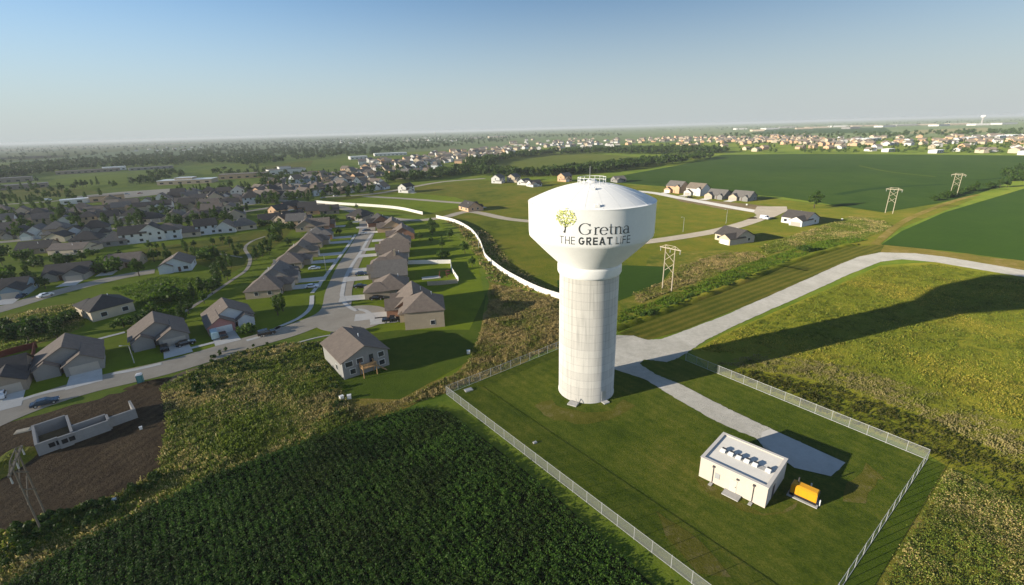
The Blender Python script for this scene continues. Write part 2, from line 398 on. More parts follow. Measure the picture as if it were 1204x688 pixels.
def tufts(P, k, hgt, wid, spread, lean=0.5, droop=0.0):
    """k leaf quads per point"""
    nn = len(P); N = nn * k
    base = np.repeat(P, k, 0) + nrg.normal(0, spread, (N, 2))
    sz = np.repeat(nrg.uniform(0.55, 1.25, nn) * lumps(P), k)
    a = nrg.uniform(0, 2 * np.pi, N); hh = hgt * sz * nrg.uniform(0.6, 1.1, N); ww = wid * sz * nrg.uniform(0.7, 1.2, N)
    z0 = nrg.uniform(0, 0.5, N) * hh * (1 if droop else 0.15)
    side = np.stack([np.cos(a), np.sin(a), np.zeros(N)], 1) * (ww / 2)[:, None]
    la = nrg.uniform(0, 2 * np.pi, N); ln = nrg.uniform(0.1, lean, N) * hh
    top = np.stack([np.cos(la) * ln, np.sin(la) * ln, hh * (1 - droop * 0.6)], 1)
    b0 = np.stack([base[:, 0], base[:, 1], z0], 1)
    return np.stack([b0 - side, b0 + side, b0 + top + side * 0.75, b0 + top - side * 0.75], 1)

# ---------------------------------------------------------------- ground
S = 26000
def spaced(lo, hi, c0, c1, step, grow):
    """grid lines: even between c0 and c1, ever wider beyond, so no face near the tower is huge"""
    v = list(np.arange(c0, c1 + .1, step)); d = step; x = c0
    while x > lo: d *= grow; x -= d; v.insert(0, max(x, lo))
    d = step; x = v[-1]
    while x < hi: d *= grow; x += d; v.append(min(x, hi))
    return v
gx_, gy_ = spaced(-S, S, -400, 400, 40, 1.3), spaced(-600, S, -40, 560, 40, 1.3)
g = MB(); kx = len(gx_)
g.add([(x, y, 0) for y in gy_ for x in gx_], [(j * kx + i, j * kx + i + 1, (j + 1) * kx + i + 1, (j + 1) * kx + i) for j in range(len(gy_) - 1) for i in range(kx - 1)])
tag(g.build("ground", M["base"]), "wide level land of grass reaching to the hazy horizon", "ground", None, "structure")

fx_, fy_ = spaced(-20000, 20000, -1200, 2400, 300, 1.35), spaced(1500, 25500, 1600, 3000, 200, 1.35)
g = MB(); kx = len(fx_)
g.add([(x, y + 90 * math.sin(x * .004) * (j == 0), 0.3) for j, y in enumerate(fy_) for x in fx_], [(j * kx + i, j * kx + i + 1, (j + 1) * kx + i + 1, (j + 1) * kx + i) for j in range(len(fy_) - 1) for i in range(kx - 1)])
tag(g.build("farmland", M["farm"]), "far hazy farmland below the horizon", "farmland", None, "structure")
patch("field", [(1060, 158), (1170, 155), (1160, 150), (1080, 153)], 0.5, M["farmpale"], "pale far-off stubble field beyond the subdivision", "field")
patch("field", [(640, 178), (760, 178), (780, 172), (690, 170)], 0.45, M["crop"], "far green field behind the double belt of trees", "field")
patch("field", [(880, 158), (1050, 156), (1040, 150), (900, 152)], 0.45, M["crop2"], "flat far green field behind the pale subdivision", "field")
patch("field", [(545, 200), (585, 185), (640, 181.5), (700, 181), (770, 186), (805, 188), (760, 199), (690, 206), (610, 209)], 0.12, M["crop3"], "pale olive field between two tree belts", "field")
patch("field", [(690, 214), (800, 194), (850, 182), (960, 181), (1100, 182), (1204, 183), (1400, 184), (1400, 205), (1204, 208), (1150, 228), (1100, 240), (1038, 250), (985, 242), (920, 232), (880, 229), (800, 221), (740, 216)], 0.10, M["crop"], "broad deep green corn field behind the new houses", "field")
patch("field", [(1036, 288), (1060, 272), (1110, 250), (1204, 222), (1500, 190), (1600, 330), (1300, 318), (1204, 307), (1120, 296)], 0.08, M["crop2"], "smooth bright green crop field with a curved edge beside the dirt track", "field")
for px_, mt_, lb_ in (([(-60, 190), (60, 186), (150, 177), (215, 173), (215, 171), (100, 175), (-60, 184)], "crop3", "pale green far field beyond the long wood"), ([(-60, 195), (40, 188), (90, 184), (60, 183), (-60, 188)], "crop3", "hazy green far field beside the loose tree lines"), ([(-60, 181), (120, 173), (260, 167.5), (260, 166.5), (100, 171.5), (-60, 178.5)], "farmpale", "hazy pale far field under the horizon haze"), ([(20, 196), (60, 193), (70, 190), (20, 191)], "crop3", "small pale far meadow in front of the long wood"), ([(610, 160), (720, 157.5), (720, 156.5), (610, 158.5)], "crop3", "thin pale far field behind the tank")):
    patch("field", px_, 0.6, M[mt_], lb_, "field")
# terraces in the corn field
ribbon("terrace", [(985, 229), (1020, 223), (1060, 219.5), (1110, 217)], 7.0, 0.14, M["terrace"], "dark curved terrace line through the broad corn field", "terrace")
ribbon("terrace", [(1010, 195), (1045, 202), (1100, 208)], 3.0, 0.14, M["crop3"], "pale grassed waterway slanting through the corn field", "terrace")
ribbon("terrace", [(1150, 212), (1180, 209), (1215, 202)], 6.0, 0.14, M["terrace"], "short dark terrace line near the field corner trees", "terrace")
# green open land round the new houses
patch("meadow", [(372, 238), (470, 219), (560, 212), (700, 214), (800, 221), (985, 242), (1040, 250), (1100, 240), (1150, 232), (1060, 268), (1030, 290), (985, 292), (860, 335), (740, 385), (657, 352), (600, 330), (575, 290), (560, 268), (510, 256)], 0.03, M["meadow"], "bright sunlit meadow between the white fence and the new houses", "meadow")
patch("lawn", [(380, 240), (500, 252), (560, 240), (535, 232), (480, 226), (440, 230)], 0.045, M["lawn"], "bright green lawn behind the first length of white fence", "lawn")
patch("ground", [(790, 232), (880, 240), (940, 248), (905, 250), (850, 246), (800, 237)], 0.05, M["mud"], "bare pale earth in front of the new houses", "earth", wob=1.5)
patch("ground", [(760, 300), (860, 293), (880, 300), (830, 325), (790, 345), (755, 335)], 0.05, M["weed"], "mixed weeds round the nearer white pylon", "weeds", wob=3)
patch("field", [(655, 330), (735, 312), (792, 314), (776, 335), (728, 354), (657, 352)], 0.055, M["crop2"], "small dark green crop wedge beside the tower column", "field")
patch("ground", [(728, 352), (776, 337), (860, 312), (940, 290), (985, 282), (1000, 288), (900, 318), (800, 356), (728, 385)], 0.045, M["weed"], "weedy green slope running along the grassy ditch", "weeds", wob=2)
patch("field", [(728, 392), (800, 360), (870, 335), (950, 303), (1000, 290), (1040, 288), (1035, 297), (985, 312), (900, 350), (800, 390), (760, 400), (735, 395)], 0.06, M["hay"], "hay strip with pale mown lines above the gravel road", "field")
patch("field", [(812, 414), (850, 393), (950, 350), (1035, 312), (1100, 308), (1204, 325), (1500, 360), (1900, 500), (1700, 900), (1204, 690), (1112, 548), (1092, 535), (950, 480), (838, 438)], 0.035, M["olive"], "rough olive meadow lying under the long tower shadow", "field")
patch("verge", [(1000, 294), (1040, 287), (1204, 307), (1400, 335), (1400, 350), (1204, 318), (1100, 301), (1035, 297), (1010, 302)], 0.05, M["tan"], "dry tan verge between gravel road and green crop", "verge", wob=0.8)
patch("ground", [(1112, 548), (1204, 590), (1500, 720), (1500, 1100), (900, 1100), (1022, 700)], 0.05, M["weed"], "weedy ground beyond the fence corner", "weeds")
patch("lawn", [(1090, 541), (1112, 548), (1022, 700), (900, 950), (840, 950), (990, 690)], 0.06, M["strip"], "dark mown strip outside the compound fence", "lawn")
patch("ground", [(575, 330), (657, 352), (657, 408), (525, 462), (480, 478), (440, 492), (380, 500), (395, 470), (470, 470), (545, 432), (560, 400), (572, 360)], 0.05, M["tan"], "dry straw weeds between lawns and tower compound", "weeds", wob=1.2)
patch("ground", [(190, 455), (280, 412), (345, 402), (372, 402), (390, 440), (408, 470), (420, 495), (330, 530), (240, 568), (130, 625), (0, 690), (-200, 790), (-200, 700), (0, 625), (150, 577), (185, 550), (195, 500)], 0.04, M["weed"], "rank weeds between the dirt lot and the dark crop", "weeds", wob=0.8)
patch("dirt_lot", [(-200, 600), (0, 500), (60, 484), (190, 448), (212, 455), (205, 480), (196, 500), (187, 550), (152, 576), (60, 605), (0, 627), (-200, 710)], 0.06, M["dirt"], "bare brown graded lot round the new foundation", "dirt lot", wob=0.6)
patch("ground", [(195, 446), (262, 420), (300, 410), (290, 418), (240, 440), (205, 455)], 0.07, M["mud"], "pale trampled earth beside the street", "earth", wob=0.6)
soil_px = [(-400, 900), (0, 694), (60, 658), (130, 622), (250, 562), (380, 512), (440, 492), (490, 480), (528, 484), (640, 572), (770, 690), (1000, 900), (1100, 1300), (-300, 1300)]
patch("crop_field", soil_px, 0.055, M["soil"], "dark soil under the dense bean crop", "field")
# lawns of the housing estate
patch("lawn", [(0, 500), (100, 460), (300, 405), (372, 388), (396, 402), (372, 402), (405, 468), (470, 470), (545, 432), (560, 400), (570, 350), (560, 300), (520, 262), (470, 252), (380, 240), (300, 250), (150, 262), (0, 268), (-400, 300), (-400, 640)], 0.02, M["lawn"], "watered lawns of the housing estate", "lawn")
patch("lawn", [(-200, 282), (0, 252), (290, 245), (380, 232), (480, 214), (450, 202), (300, 206), (100, 222), (-200, 245)], 0.02, M["base"], "grass between the far rows of houses", "lawn")
patch("park", [(0, 240), (60, 234), (130, 228), (148, 231), (120, 243), (60, 248), (0, 250)], 0.10, M["lawn"], "bright ball field with a green park strip", "park")
patch("park", [(55, 212), (150, 203), (150, 220), (60, 227)], 0.10, M["lawn"], "open green sports ground below the wood", "park")
patch("park", [(0, 222), (60, 220), (130, 226), (60, 232), (0, 238)], 0.11, M["meadow"], "sunlit park lawn beyond the dark roofs", "park")
patch("park", [(310, 196), (350, 190), (368, 189), (365, 196), (320, 202)], 0.10, M["meadow"], "small bright field at the edge of the wood", "park")
patch("lawn", [(150, 296), (230, 284), (300, 272), (345, 268), (330, 285), (310, 300), (290, 312), (270, 322), (230, 310), (160, 306)], 0.05, M["meadow"], "open greenbelt lawn round the curving footpath", "lawn")
patch("lawn", [(403, 468), (378, 410), (372, 402), (410, 396), (470, 388), (552, 388), (572, 345), (560, 420), (470, 470)], 0.06, M["strip"], "mown lawn round the solitary house above the bean field", "lawn")
patch("ground", [(0, 372), (60, 360), (92, 356), (100, 385), (60, 400), (0, 420)], 0.05, M["weed"], "overgrown vacant plot beside the side street", "weeds", wob=1)

# ---------------------------------------------------------------- gravel road, streets, walks
road_px = [(715, 394), (745, 395), (760, 400), (778, 399), (800, 391), (850, 372), (900, 350), (950, 328), (985, 312), (1010, 302), (1035, 297), (1075, 298), (1110, 302), (1204, 318), (1500, 368), (1500, 378), (1204, 326), (1150, 317), (1100, 308.5), (1060, 305), (1035, 308), (1000, 322), (950, 345), (900, 367), (860, 385), (830, 400), (812, 412), (800, 420), (785, 426), (768, 424), (757, 423), (752, 428), (770, 440), (800, 452), (850, 478), (905, 504), (993, 545), (988, 552), (977, 559), (934, 549), (905, 534), (888, 515), (860, 504), (835, 492), (790, 466), (760, 447), (715, 432)]
patch("gravel_road", road_px, 0.075, M["gravel"], "pale gravel road bending past the tower with a spur to the pump house", "road", wob=0.15)
ZS = 0.09
ribbon("street", [(-200, 585), (0, 490), (100, 455), (200, 431), (300, 401), (350, 386), (392, 366), (399, 340), (410, 312), (424, 287), (432, 268), (425, 252), (395, 243), (345, 237), (280, 232)], lambda t: 9.5, ZS, M["street"], "main estate street sweeping up between the brown roofs", "street", thick=0.06)
cg = G(398, 373)
sheet("street", [cg + np.array([math.cos(t), math.sin(t)]) * np.array([11.5, 11.0]) + np.array([5, -1]) for t in np.linspace(0, 2 * math.pi, 40)[:-1]], ZS + 0.012, M["street"], "round widening of the street beside the solitary house", "street")
ribbon("street", [(-150, 405), (0, 364), (60, 346), (110, 333), (150, 324), (182, 319)], 8.5, ZS, M["street"], "side street ending near the white house", "street", thick=0.06)
ribbon("street", [(425, 252), (480, 259), (520, 256), (552, 249), (600, 258), (660, 263)], 7.5, ZS + 0.008, M["street"], "cross street between the two white fences", "street")
ribbon("street", [(380, 232), (440, 228), (480, 221), (520, 214), (570, 210)], 8, ZS + 0.02, M["street"], "pale curving street through the open lots", "street")
ribbon("street", [(428, 231), (480, 234), (530, 238), (560, 240)], 7, ZS + 0.02, M["street"], "new access street behind the first white fence", "street")
ribbon("street", [(700, 222), (760, 226), (800, 233), (850, 242), (890, 249), (905, 251)], 9, ZS + 0.02, M["drive"], "concrete street in front of the row of new houses", "street")
ribbon("street", [(905, 249), (890, 258), (850, 270), (800, 279), (755, 285), (700, 290)], 8, ZS + 0.025, M["street"], "new street curving behind the tower tank", "street")
patch("street", [(890, 243), (925, 243), (926, 248), (905, 258), (893, 256), (886, 250)], ZS + 0.03, M["street"], "concrete turning head by the white end house", "street")
ribbon("street", [(-150, 300), (0, 285), (80, 277), (180, 262), (280, 250), (345, 240)], 8, ZS, M["street"], "estate street behind the first dark roofs", "street")
ribbon("street", [(-150, 275), (0, 259), (100, 252), (200, 247), (300, 240)], 8, ZS, M["street"], "second estate street among dark roofs", "street")
ribbon("street", [(-100, 250), (0, 241), (60, 237), (120, 231), (200, 226), (330, 218)], 9, ZS + 0.04, M["street"], "through road past the ball field", "street")
ribbon("street", [(300, 233), (380, 223), (450, 212), (520, 207)], 8, ZS + 0.02, M["street"], "street through the dense pale roofs", "street")
patch("car_park", [(80, 232), (140, 226), (200, 222), (205, 227), (150, 233), (95, 238)], ZS + 0.06, M["street"], "pale car park beside the ball field", "car park")
for px, lab in (([(403, 392), (370, 398), (330, 409), (280, 420)], "kerb of the street beside the vacant weedy plot"),):
    ribbon("kerb", px, 0.6, 0.17, M["drive"], lab, "kerb", thick=0.15)
for px, lab in (([(367, 348), (365, 362), (352, 374), (330, 384), (318, 390)], "pale sidewalk curving along the shaded corner lawn"),
                ([(367, 345), (385, 322), (398, 304), (410, 288), (418, 276)], "long sidewalk in front of the shaded driveways"),
                ([(402, 347), (406, 328), (414, 312), (424, 297), (432, 283), (440, 272)], "long sidewalk in front of the brown gabled row"),
                ([(402, 347), (405, 356), (412, 362), (420, 366)], "short sidewalk bend by the bulb of the street"),
                ([(420, 364), (430, 366), (437, 372), (438, 379)], "short sidewalk bend beside the parked pickup"),
                ([(132, 440), (160, 435), (190, 428)], "sidewalk in front of the grey twin-gable house"),
                ([(224, 410), (240, 406), (252, 403)], "sidewalk strip between two driveways"),
                ([(15, 474), (50, 463), (86, 455)], "sidewalk strip by the dark blue sedan"),
                ([(290, 401), (312, 394), (330, 384)], "sidewalk behind the dark parked car"),
                ([(95, 405), (120, 398), (147, 391)], "back garden path by the cream walled house")):
    ribbon("sidewalk", px, 1.5, ZS + 0.05, M["drive"], lab, "sidewalk")
ribbon("footpath", [(195, 378), (220, 365), (240, 352), (256, 341), (275, 328), (290, 317), (294, 304), (288, 292), (296, 284), (312, 278)], 1.6, ZS, M["street"], "thin concrete footpath winding through the greenbelt", "footpath")
ribbon("footpath", [(185, 355), (205, 349), (218, 343)], 1.3, ZS, M["street"], "short footpath in the dark hollow", "footpath")
ribbon("footpath", [(238, 296), (260, 299), (285, 303)], 1.1, ZS, M["street"], "faint path joining the winding footpath", "footpath")
ribbon("dirt_track", [(1028, 288), (1060, 262), (1095, 246), (1130, 234), (1150, 229)], 3.5, ZS, M["tan"], "dirt track between the two green fields", "track")

patch("concrete_apron", [(896, 508.5), (906, 504.5), (994, 544.5), (977, 560.5), (934, 550.5), (893, 520)], 0.09, M["drive"], "straight edged concrete apron behind the pump house", "apron")
# low grassy bank beside the ditch
bp = smooth_line([G(*p) for p in ((722, 388), (770, 371), (820, 352), (870, 333), (930, 309), (985, 292), (1005, 288))], 10)
me = MB(); k = len(bp); rows_ = []
for i, p in enumerate(bp):
    d = bp[min(i + 1, k - 1)] - bp[max(i - 1, 0)]; d /= np.hypot(*d); nn = np.array([-d[1], d[0]])
    hh = 0.9 + 0.25 * math.sin(i * 1.7) + 0.2 * math.sin(i * 0.6)
    rows_.append([(*(p + nn * o_), z_) for o_, z_ in ((2.6, 0.0), (1.0, hh * 0.8), (0.0, hh), (-0.9, hh * 0.7), (-1.7, 0.0))])
me.add([v for r in rows_ for v in r], [(i * 5 + j, i * 5 + j + 1, (i + 1) * 5 + j + 1, (i + 1) * 5 + j) for i in range(k - 1) for j in range(4)])
tag(me.build("grass_bank", M["meadow"], smooth=True), "low grassy bank along the ditch above the hay strip", "bank", None, "structure")

# ---------------------------------------------------------------- crops and weeds as growth
def growth(name, px, dens, k, hgt, wid, spread, mat, label, cat, rows=None, lean=0.5, droop=0.0, zoff=0.05, world=None, leafy=False):
    ring = world if world is not None else [G(*p) for p in px]
    V = canopy(scatter(ring, dens, rows), k, hgt, wid, spread) if leafy else tufts(scatter(ring, dens, rows), k, hgt, wid, spread, lean, droop)
    V[..., 2] += zoff
    return tag(link(name, quads(name, V, mat)), label, cat, None, "stuff")
bean_px = [(-90, 735), (0, 692), (60, 657), (130, 621), (250, 561), (380, 511), (440, 492), (490, 480), (528, 486), (640, 575), (764, 688), (800, 722), (820, 760), (-100, 760)]
growth("crop_plants", bean_px, 6.5, 13, 0.75, 0.125, 0.20, M["lf_bean"], "dense dark green bean crop in rows below the fence", "crop", rows=(-52, 1.0), leafy=True)
growth("weeds", [(190, 455), (280, 414), (345, 404), (374, 404), (390, 440), (408, 472), (420, 494), (330, 528), (240, 566), (130, 622), (0, 688), (-60, 720), (-60, 655), (0, 627), (150, 578), (187, 550), (196, 500)], 5.5, 8, 0.42, 0.17, 0.28, M["lf_weed"], "tangled green and straw weeds beside the dirt lot", "weeds", lean=0.9)
growth("weeds", [(580, 335), (657, 353), (657, 406), (525, 461), (482, 476), (440, 490), (400, 498), (415, 480), (470, 472), (547, 434), (562, 400), (574, 365)], 5.0, 8, 0.34, 0.16, 0.28, M["lf_tan"], "dry straw weeds along the compound fence", "weeds", lean=0.9)
growth("weeds", [(1116, 552), (1204, 592), (1290, 630), (1290, 760), (1000, 760), (1030, 700)], 5.0, 13, 0.5, 0.10, 0.26, M["lf_weed"], "coarse weeds beyond the fence corner", "weeds", leafy=True)
growth("meadow_grass", [(818, 414), (850, 396), (950, 352), (1035, 315), (1100, 311), (1204, 330), (1290, 345), (1290, 560), (1204, 505), (1100, 462), (1000, 432), (900, 416)], 2.8, 7, 0.20, 0.15, 0.34, M["lf_olive"], "olive and green meadow grass under the tower shadow", "grass", lean=1.0)
growth("meadow_grass", [(840, 428), (900, 416), (1000, 432), (1100, 462), (1204, 505), (1290, 560), (1290, 600), (1204, 548), (1100, 496), (1000, 458), (920, 440)], 3.2, 7, 0.24, 0.14, 0.32, M["lf_gold"], "golden dry grass strip above the compound fence", "grass", lean=1.0)
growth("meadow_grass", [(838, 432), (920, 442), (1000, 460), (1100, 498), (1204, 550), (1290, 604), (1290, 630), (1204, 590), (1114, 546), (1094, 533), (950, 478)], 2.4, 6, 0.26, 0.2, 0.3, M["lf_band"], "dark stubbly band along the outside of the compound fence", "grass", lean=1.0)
growth("weeds", [(0, 374), (60, 362), (90, 358), (98, 384), (60, 398), (0, 416)], 3.4, 7, 0.55, 0.22, 0.3, M["lf_weed"], "overgrown weeds on the vacant plot", "weeds", lean=0.9)
growth("weeds", [(728, 366), (776, 352), (800, 340), (850, 322), (890, 306), (960, 285), (1000, 278), (1020, 282), (985, 290), (870, 331), (760, 373), (728, 384)], 2.4, 7, 0.32, 0.2, 0.35, M["lf_green"], "rank green weeds along the ditch below the pylon", "weeds", lean=0.9)
growth("weeds", [(745, 345), (785, 330), (800, 312), (850, 298), (890, 296), (900, 302), (860, 316), (800, 338), (750, 358)], 2.4, 7, 0.32, 0.2, 0.35, M["lf_tan"], "straw coloured weeds round the nearer pylon", "weeds", lean=0.9)
growth("weeds", [(890, 290), (960, 268), (1000, 255), (1035, 258), (1050, 266), (1020, 280), (960, 284), (900, 300)], 2.0, 6, 0.3, 0.22, 0.35, M["lf_weed"], "mixed weeds on the slope toward the crop corner", "weeds", lean=0.9)
growth("weeds", [(130, 340), (185, 326), (235, 328), (262, 335), (235, 352), (205, 372), (165, 378), (160, 352)], 2.2, 7, 0.4, 0.24, 0.35, M["lf_green"], "rank green growth in the hollow behind the houses", "weeds", lean=0.9)
growth("weeds", [(520, 258), (575, 275), (600, 310), (657, 352), (575, 330), (560, 300), (540, 270)], 0.6, 5, 0.6, 0.5, 0.4, M["lf_tan"], "straw and green weeds inside the white fence", "weeds", lean=0.9)

# ---------------------------------------------------------------- water tower
TB = G(688.8, 457.0)
def lift(x, y, R):
    """angle and height where a sight line meets the tank of radius R"""
    d = fwd * FPX + RT * (x - 602.0) + UP * (344.0 - y)
    A = d[0] ** 2 + d[1] ** 2; B = 2 * (-TB[0] * d[0] - TB[1] * d[1]); C = TB @ TB - R * R
    t = (-B - math.sqrt(B * B - 4 * A * C)) / (2 * A); p = d * t
    return math.atan2(p[1] - TB[1], p[0] - TB[0]), H + p[2]
def axis_z(y, x=695.0):
    lo, hi = 0.0, 60.0
    for _ in range(50):
        mid = (lo + hi) / 2; v = np.array([TB[0], TB[1], mid - H]); yy = 344 - FPX * (v @ UP) / (v @ fwd)
        if yy > y: lo = mid
        else: hi = mid
    return lo
RC, RTK = 6.0, 12.15
z_ct, z_rb, z_cb, z_db, z_dt, z_ap = axis_z(319.5), axis_z(316), axis_z(307), axis_z(273.2), axis_z(234.8), axis_z(214.0)
tw = tag(empty("water_tower", (TB[0], TB[1], 0)), "white water tower on a ribbed concrete column with green tree emblem and town name", "water tower")
MB().lathe([(RC + .10, 0.0), (RC + .10, 0.2), (RC, 0.25), (RC, z_ct + 0.3)], 96).build("column", M["column"], tw, smooth=True)
MB().lathe([(RC, z_ct), (RC + .25, z_ct + .1), (RC + .42, z_ct + .5), (RC + .42, z_cb - .5), (RC + .25, z_cb), (RC - .2, z_cb + .02)], 96).build("collar", M["white"], tw, smooth=True)
tank = MB().lathe([(RC + .1, z_cb - .2), (RC + .25, z_cb)] + [(RC + .25 + (RTK - RC - .25) * t, z_cb + (z_db - z_cb) * (t * 0.92 + 0.08 * t * t)) for t in np.linspace(0.03, .985, 14)] + [(RTK - .10, z_db + .16), (RTK - .02, z_db + .42), (RTK, z_db + .75)], 128).build("tank_cone", M["white"], tw, smooth=True)
drum = MB().lathe([(RTK, z_db + .75), (RTK, z_dt)], 128).build("tank_wall", M["white"], tw, smooth=True)
rise = z_ap - z_dt
dp = [(RTK + .06, z_dt - .12), (RTK + .06, z_dt + .02)] + [(RTK * (1 - t), z_dt + rise * (1 - (1 - t) ** 1.85)) for t in np.linspace(0.0, 0.88, 22)] + [(0.01, z_ap + .02)]
dome = MB().lathe(dp, 128).build("dome", M["white"], tw, smooth=True)
rb = MB()                                   # radial weld seams of the dome
for i in range(24):
    a = 2 * math.pi * i / 24
    pr = [(RTK * (1 - t), z_dt + rise * (1 - (1 - t) ** 1.85)) for t in np.linspace(0.02, 0.85, 12)]
    for (q0, y0_), (q1, y1_) in zip(pr, pr[1:]):
        rb.bar((q0 * math.cos(a), q0 * math.sin(a), y0_), (q1 * math.cos(a), q1 * math.sin(a), y1_), 0.026, k=4, cap=False)
rb.build("dome_seam", M["white"], dome)
ro = MB()
RR = 2.65
zr = z_ap - 0.25
for i in range(16):
    a = 2 * math.pi * i / 16
    ro.bar((RR * math.cos(a), RR * math.sin(a), zr - .3), (RR * math.cos(a), RR * math.sin(a), zr + 1.15), 0.05)
for z_ in (0.6, 1.15):
    for i in range(32):
        a, b_ = 2 * math.pi * i / 32, 2 * math.pi * (i + 1) / 32
        ro.bar((RR * math.cos(a), RR * math.sin(a), zr + z_), (RR * math.cos(b_), RR * math.sin(b_), zr + z_), 0.05, cap=False)
ro.build("guard_rail", M["white"], tw)
MB().lathe([(1.0, z_ap - .2), (1.0, z_ap + .35), (.6, z_ap + .55), (0.01, z_ap + .6)], 24).build("roof_vent", M["white"], tw, smooth=True)
an_ = MB(); an_.bar((-.5, -.6, z_ap), (-.5, -.6, z_ap + 3.0), 0.06, 0.04); an_.bar((-.5, -.6, z_ap + .2), (-.5, -.6, z_ap + 0.9), 0.16)
an_.build("antenna", M["galv"], tw)
for ax, ay in ((697, 222), (702, 242)):
    a, hh = lift(ax, ay, RTK * (0.45 if ay < 230 else 0.93))
    rr = RTK * (0.45 if ay < 230 else 0.93); zz = z_dt + rise * (1 - (rr / RTK) ** 1.85)
    o = MB().box(-.45, .45, -.3, .3, -.05, .32).bar((.2, 0, .3), (.2, 0, .5), .12).build("roof_hatch", M["white"], tw)
    o.location = (rr * math.cos(a), rr * math.sin(a), zz); o.rotation_euler = (0, 0, a + 1.57)
dr = MB(); a = R_(-61)
dr.box(-.55, .55, -.06, .1, 0.3, 2.5)
o = dr.build("door", M["galv"], tw); o.location = (RC * math.cos(a), RC * math.sin(a), 0); o.rotation_euler = (0, 0, a + R_(90))
o = MB().box(-.7, .7, -1.1, 0, 0, .22).build("door_step", M["conc"], tw); o.location = ((RC + .1) * math.cos(a), (RC + .1) * math.sin(a), 0); o.rotation_euler = (0, 0, a + R_(90))
a = R_(-121)
ld = MB(); ld.box(-1.0, 1.0, -1.6, 0, 0.0, 0.28); ld.bar((.5, -.2, .2), (.5, -.5, 1.3), .06); ld.bar((.5, -.5, 1.3), (.9, -.9, .2), .06)
o = ld.build("pipe_outlet", M["conc"], tw); o.location = ((RC + .3) * math.cos(a), (RC + .3) * math.sin(a), 0); o.rotation_euler = (0, 0, a + R_(90))
a, hh = lift(690, 324, RC)
o = MB().box(-.28, .28, -.1, .06, -.35, .35).build("access_plate", M["galv"], tw); o.location = (RC * math.cos(a), RC * math.sin(a), hh - .3); o.rotation_euler = (0, 0, a + R_(90))

# lettering wrapped round the tank wall
def wrap(vs, off):
    return [((RTK + off) * math.cos(a), (RTK + off) * math.sin(a), z) for a, z in vs]
class Script:
    """strokes in letter space (cap height 1)"""
    def __init__(s): s.v, s.f = [], []
    def stroke(s, pts, ws):
        pts = [np.array(p, float) for p in pts]; k = len(pts)
        if not hasattr(ws, "__len__"): ws = [ws] * k
        b0 = len(s.v)
        for i, p in enumerate(pts):
            d = pts[min(i + 1, k - 1)] - pts[max(i - 1, 0)]; d /= (np.hypot(*d) + 1e-9); nn = np.array([-d[1], d[0]]) * ws[i] / 2
            s.v += [tuple(p + nn), tuple(p - nn)]
        s.f += [(b0 + 2 * i, b0 + 2 * i + 1, b0 + 2 * i + 3, b0 + 2 * i + 2) for i in range(k - 1)]
    def arc(s, cx, cy_, rx, ry, a0, a1, thick, thin, k=22):
        pts, ws = [], []
        for i in range(k + 1):
            t = R_(a0 + (a1 - a0) * i / k); pts.append((cx + rx * math.cos(t), cy_ + ry * math.sin(t)))
            ws.append(thin + (thick - thin) * abs(math.cos(t)) ** 1.3)
        s.stroke(pts, ws)
    def vline(s, x, y0, y1, wd): s.stroke([(x, y0), (x, y1)], wd)
    def hline(s, x0, x1, y, wd): s.stroke([(x0, y), (x1, y)], wd)
def serif_word():
    s = Script(); TK, TN, X = 0.115, 0.045, 0.66
    # G
    s.arc(.46, .5, .43, .49, 42, 318, TK, TN); s.vline(.80, .12, .44, TK * .85); s.hline(.64, .93, .44, TN); s.vline(.80, .74, .95, TN)
    x = 1.10                                                        # r
    s.vline(x + .10, 0, X, TK * .85); s.hline(x, x + .24, .02, TN); s.hline(x, x + .10, X - .02, TN)
    s.stroke([(x + .10, X * .72), (x + .19, X * .92), (x + .30, X), (x + .37, X * .93)], [TN, TN * 1.3, TK * .8, TK])
    x = 1.52                                                        # e
    s.arc(x + .28, X * .5, .26, X * .5, 5, 325, TK * .9, TN); s.hline(x + .04, x + .54, X * .54, TN)
    x = 2.16                                                        # t
    s.stroke([(x + .14, .92), (x + .14, .16), (x + .20, .04), (x + .32, .03)], [TN, TK * .85, TK * .8, TN]); s.hline(x, x + .34, X - .02, TN)
    x = 2.58                                                        # n
    s.vline(x + .10, 0, X, TK * .85); s.hline(x, x + .21, .02, TN); s.hline(x, x + .10, X - .02, TN)
    s.stroke([(x + .10, X * .70), (x + .22, X * .93), (x + .36, X * .98), (x + .47, X * .84), (x + .50, X * .6), (x + .50, 0)], [TN, TN * 1.2, TK * .7, TK * .8, TK * .85, TK * .85]); s.hline(x + .39, x + .61, .02, TN)
    x = 3.28                                                        # a
    s.stroke([(x + .06, X * .80), (x + .16, X * .96), (x + .28, X), (x + .40, X * .88), (x + .43, X * .62), (x + .43, .10), (x + .48, .02), (x + .56, .03)], [TN * 1.5, TN, TN * 1.2, TK * .7, TK * .85, TK * .85, TN * 1.5, TN])
    s.arc(x + .24, X * .28, .19, X * .28, 50, 330, TK * .9, TN)
    return s, 3.84
def tank_script(s, wid, x0, x1, yb, yt, name):
    a0, h0 = lift(x0, yb, RTK); a1, h1 = lift(x1, yb, RTK); _, ht = lift((x0 + x1) / 2, yt, RTK)
    hb = (h0 + h1) / 2; cap = ht - hb
    # keep the baseline level round the tank
    vs = wrap([(a0 + (a1 - a0) * u / wid, hb + cap * v) for u, v in s.v], 0.03)
    return MB().add(vs, s.f).build(name, M["letter"], drum)
s, wd_ = serif_word(); tank_script(s, wd_, 680.5, 740.0, 274.8, 262.5, "town_name_lettering")
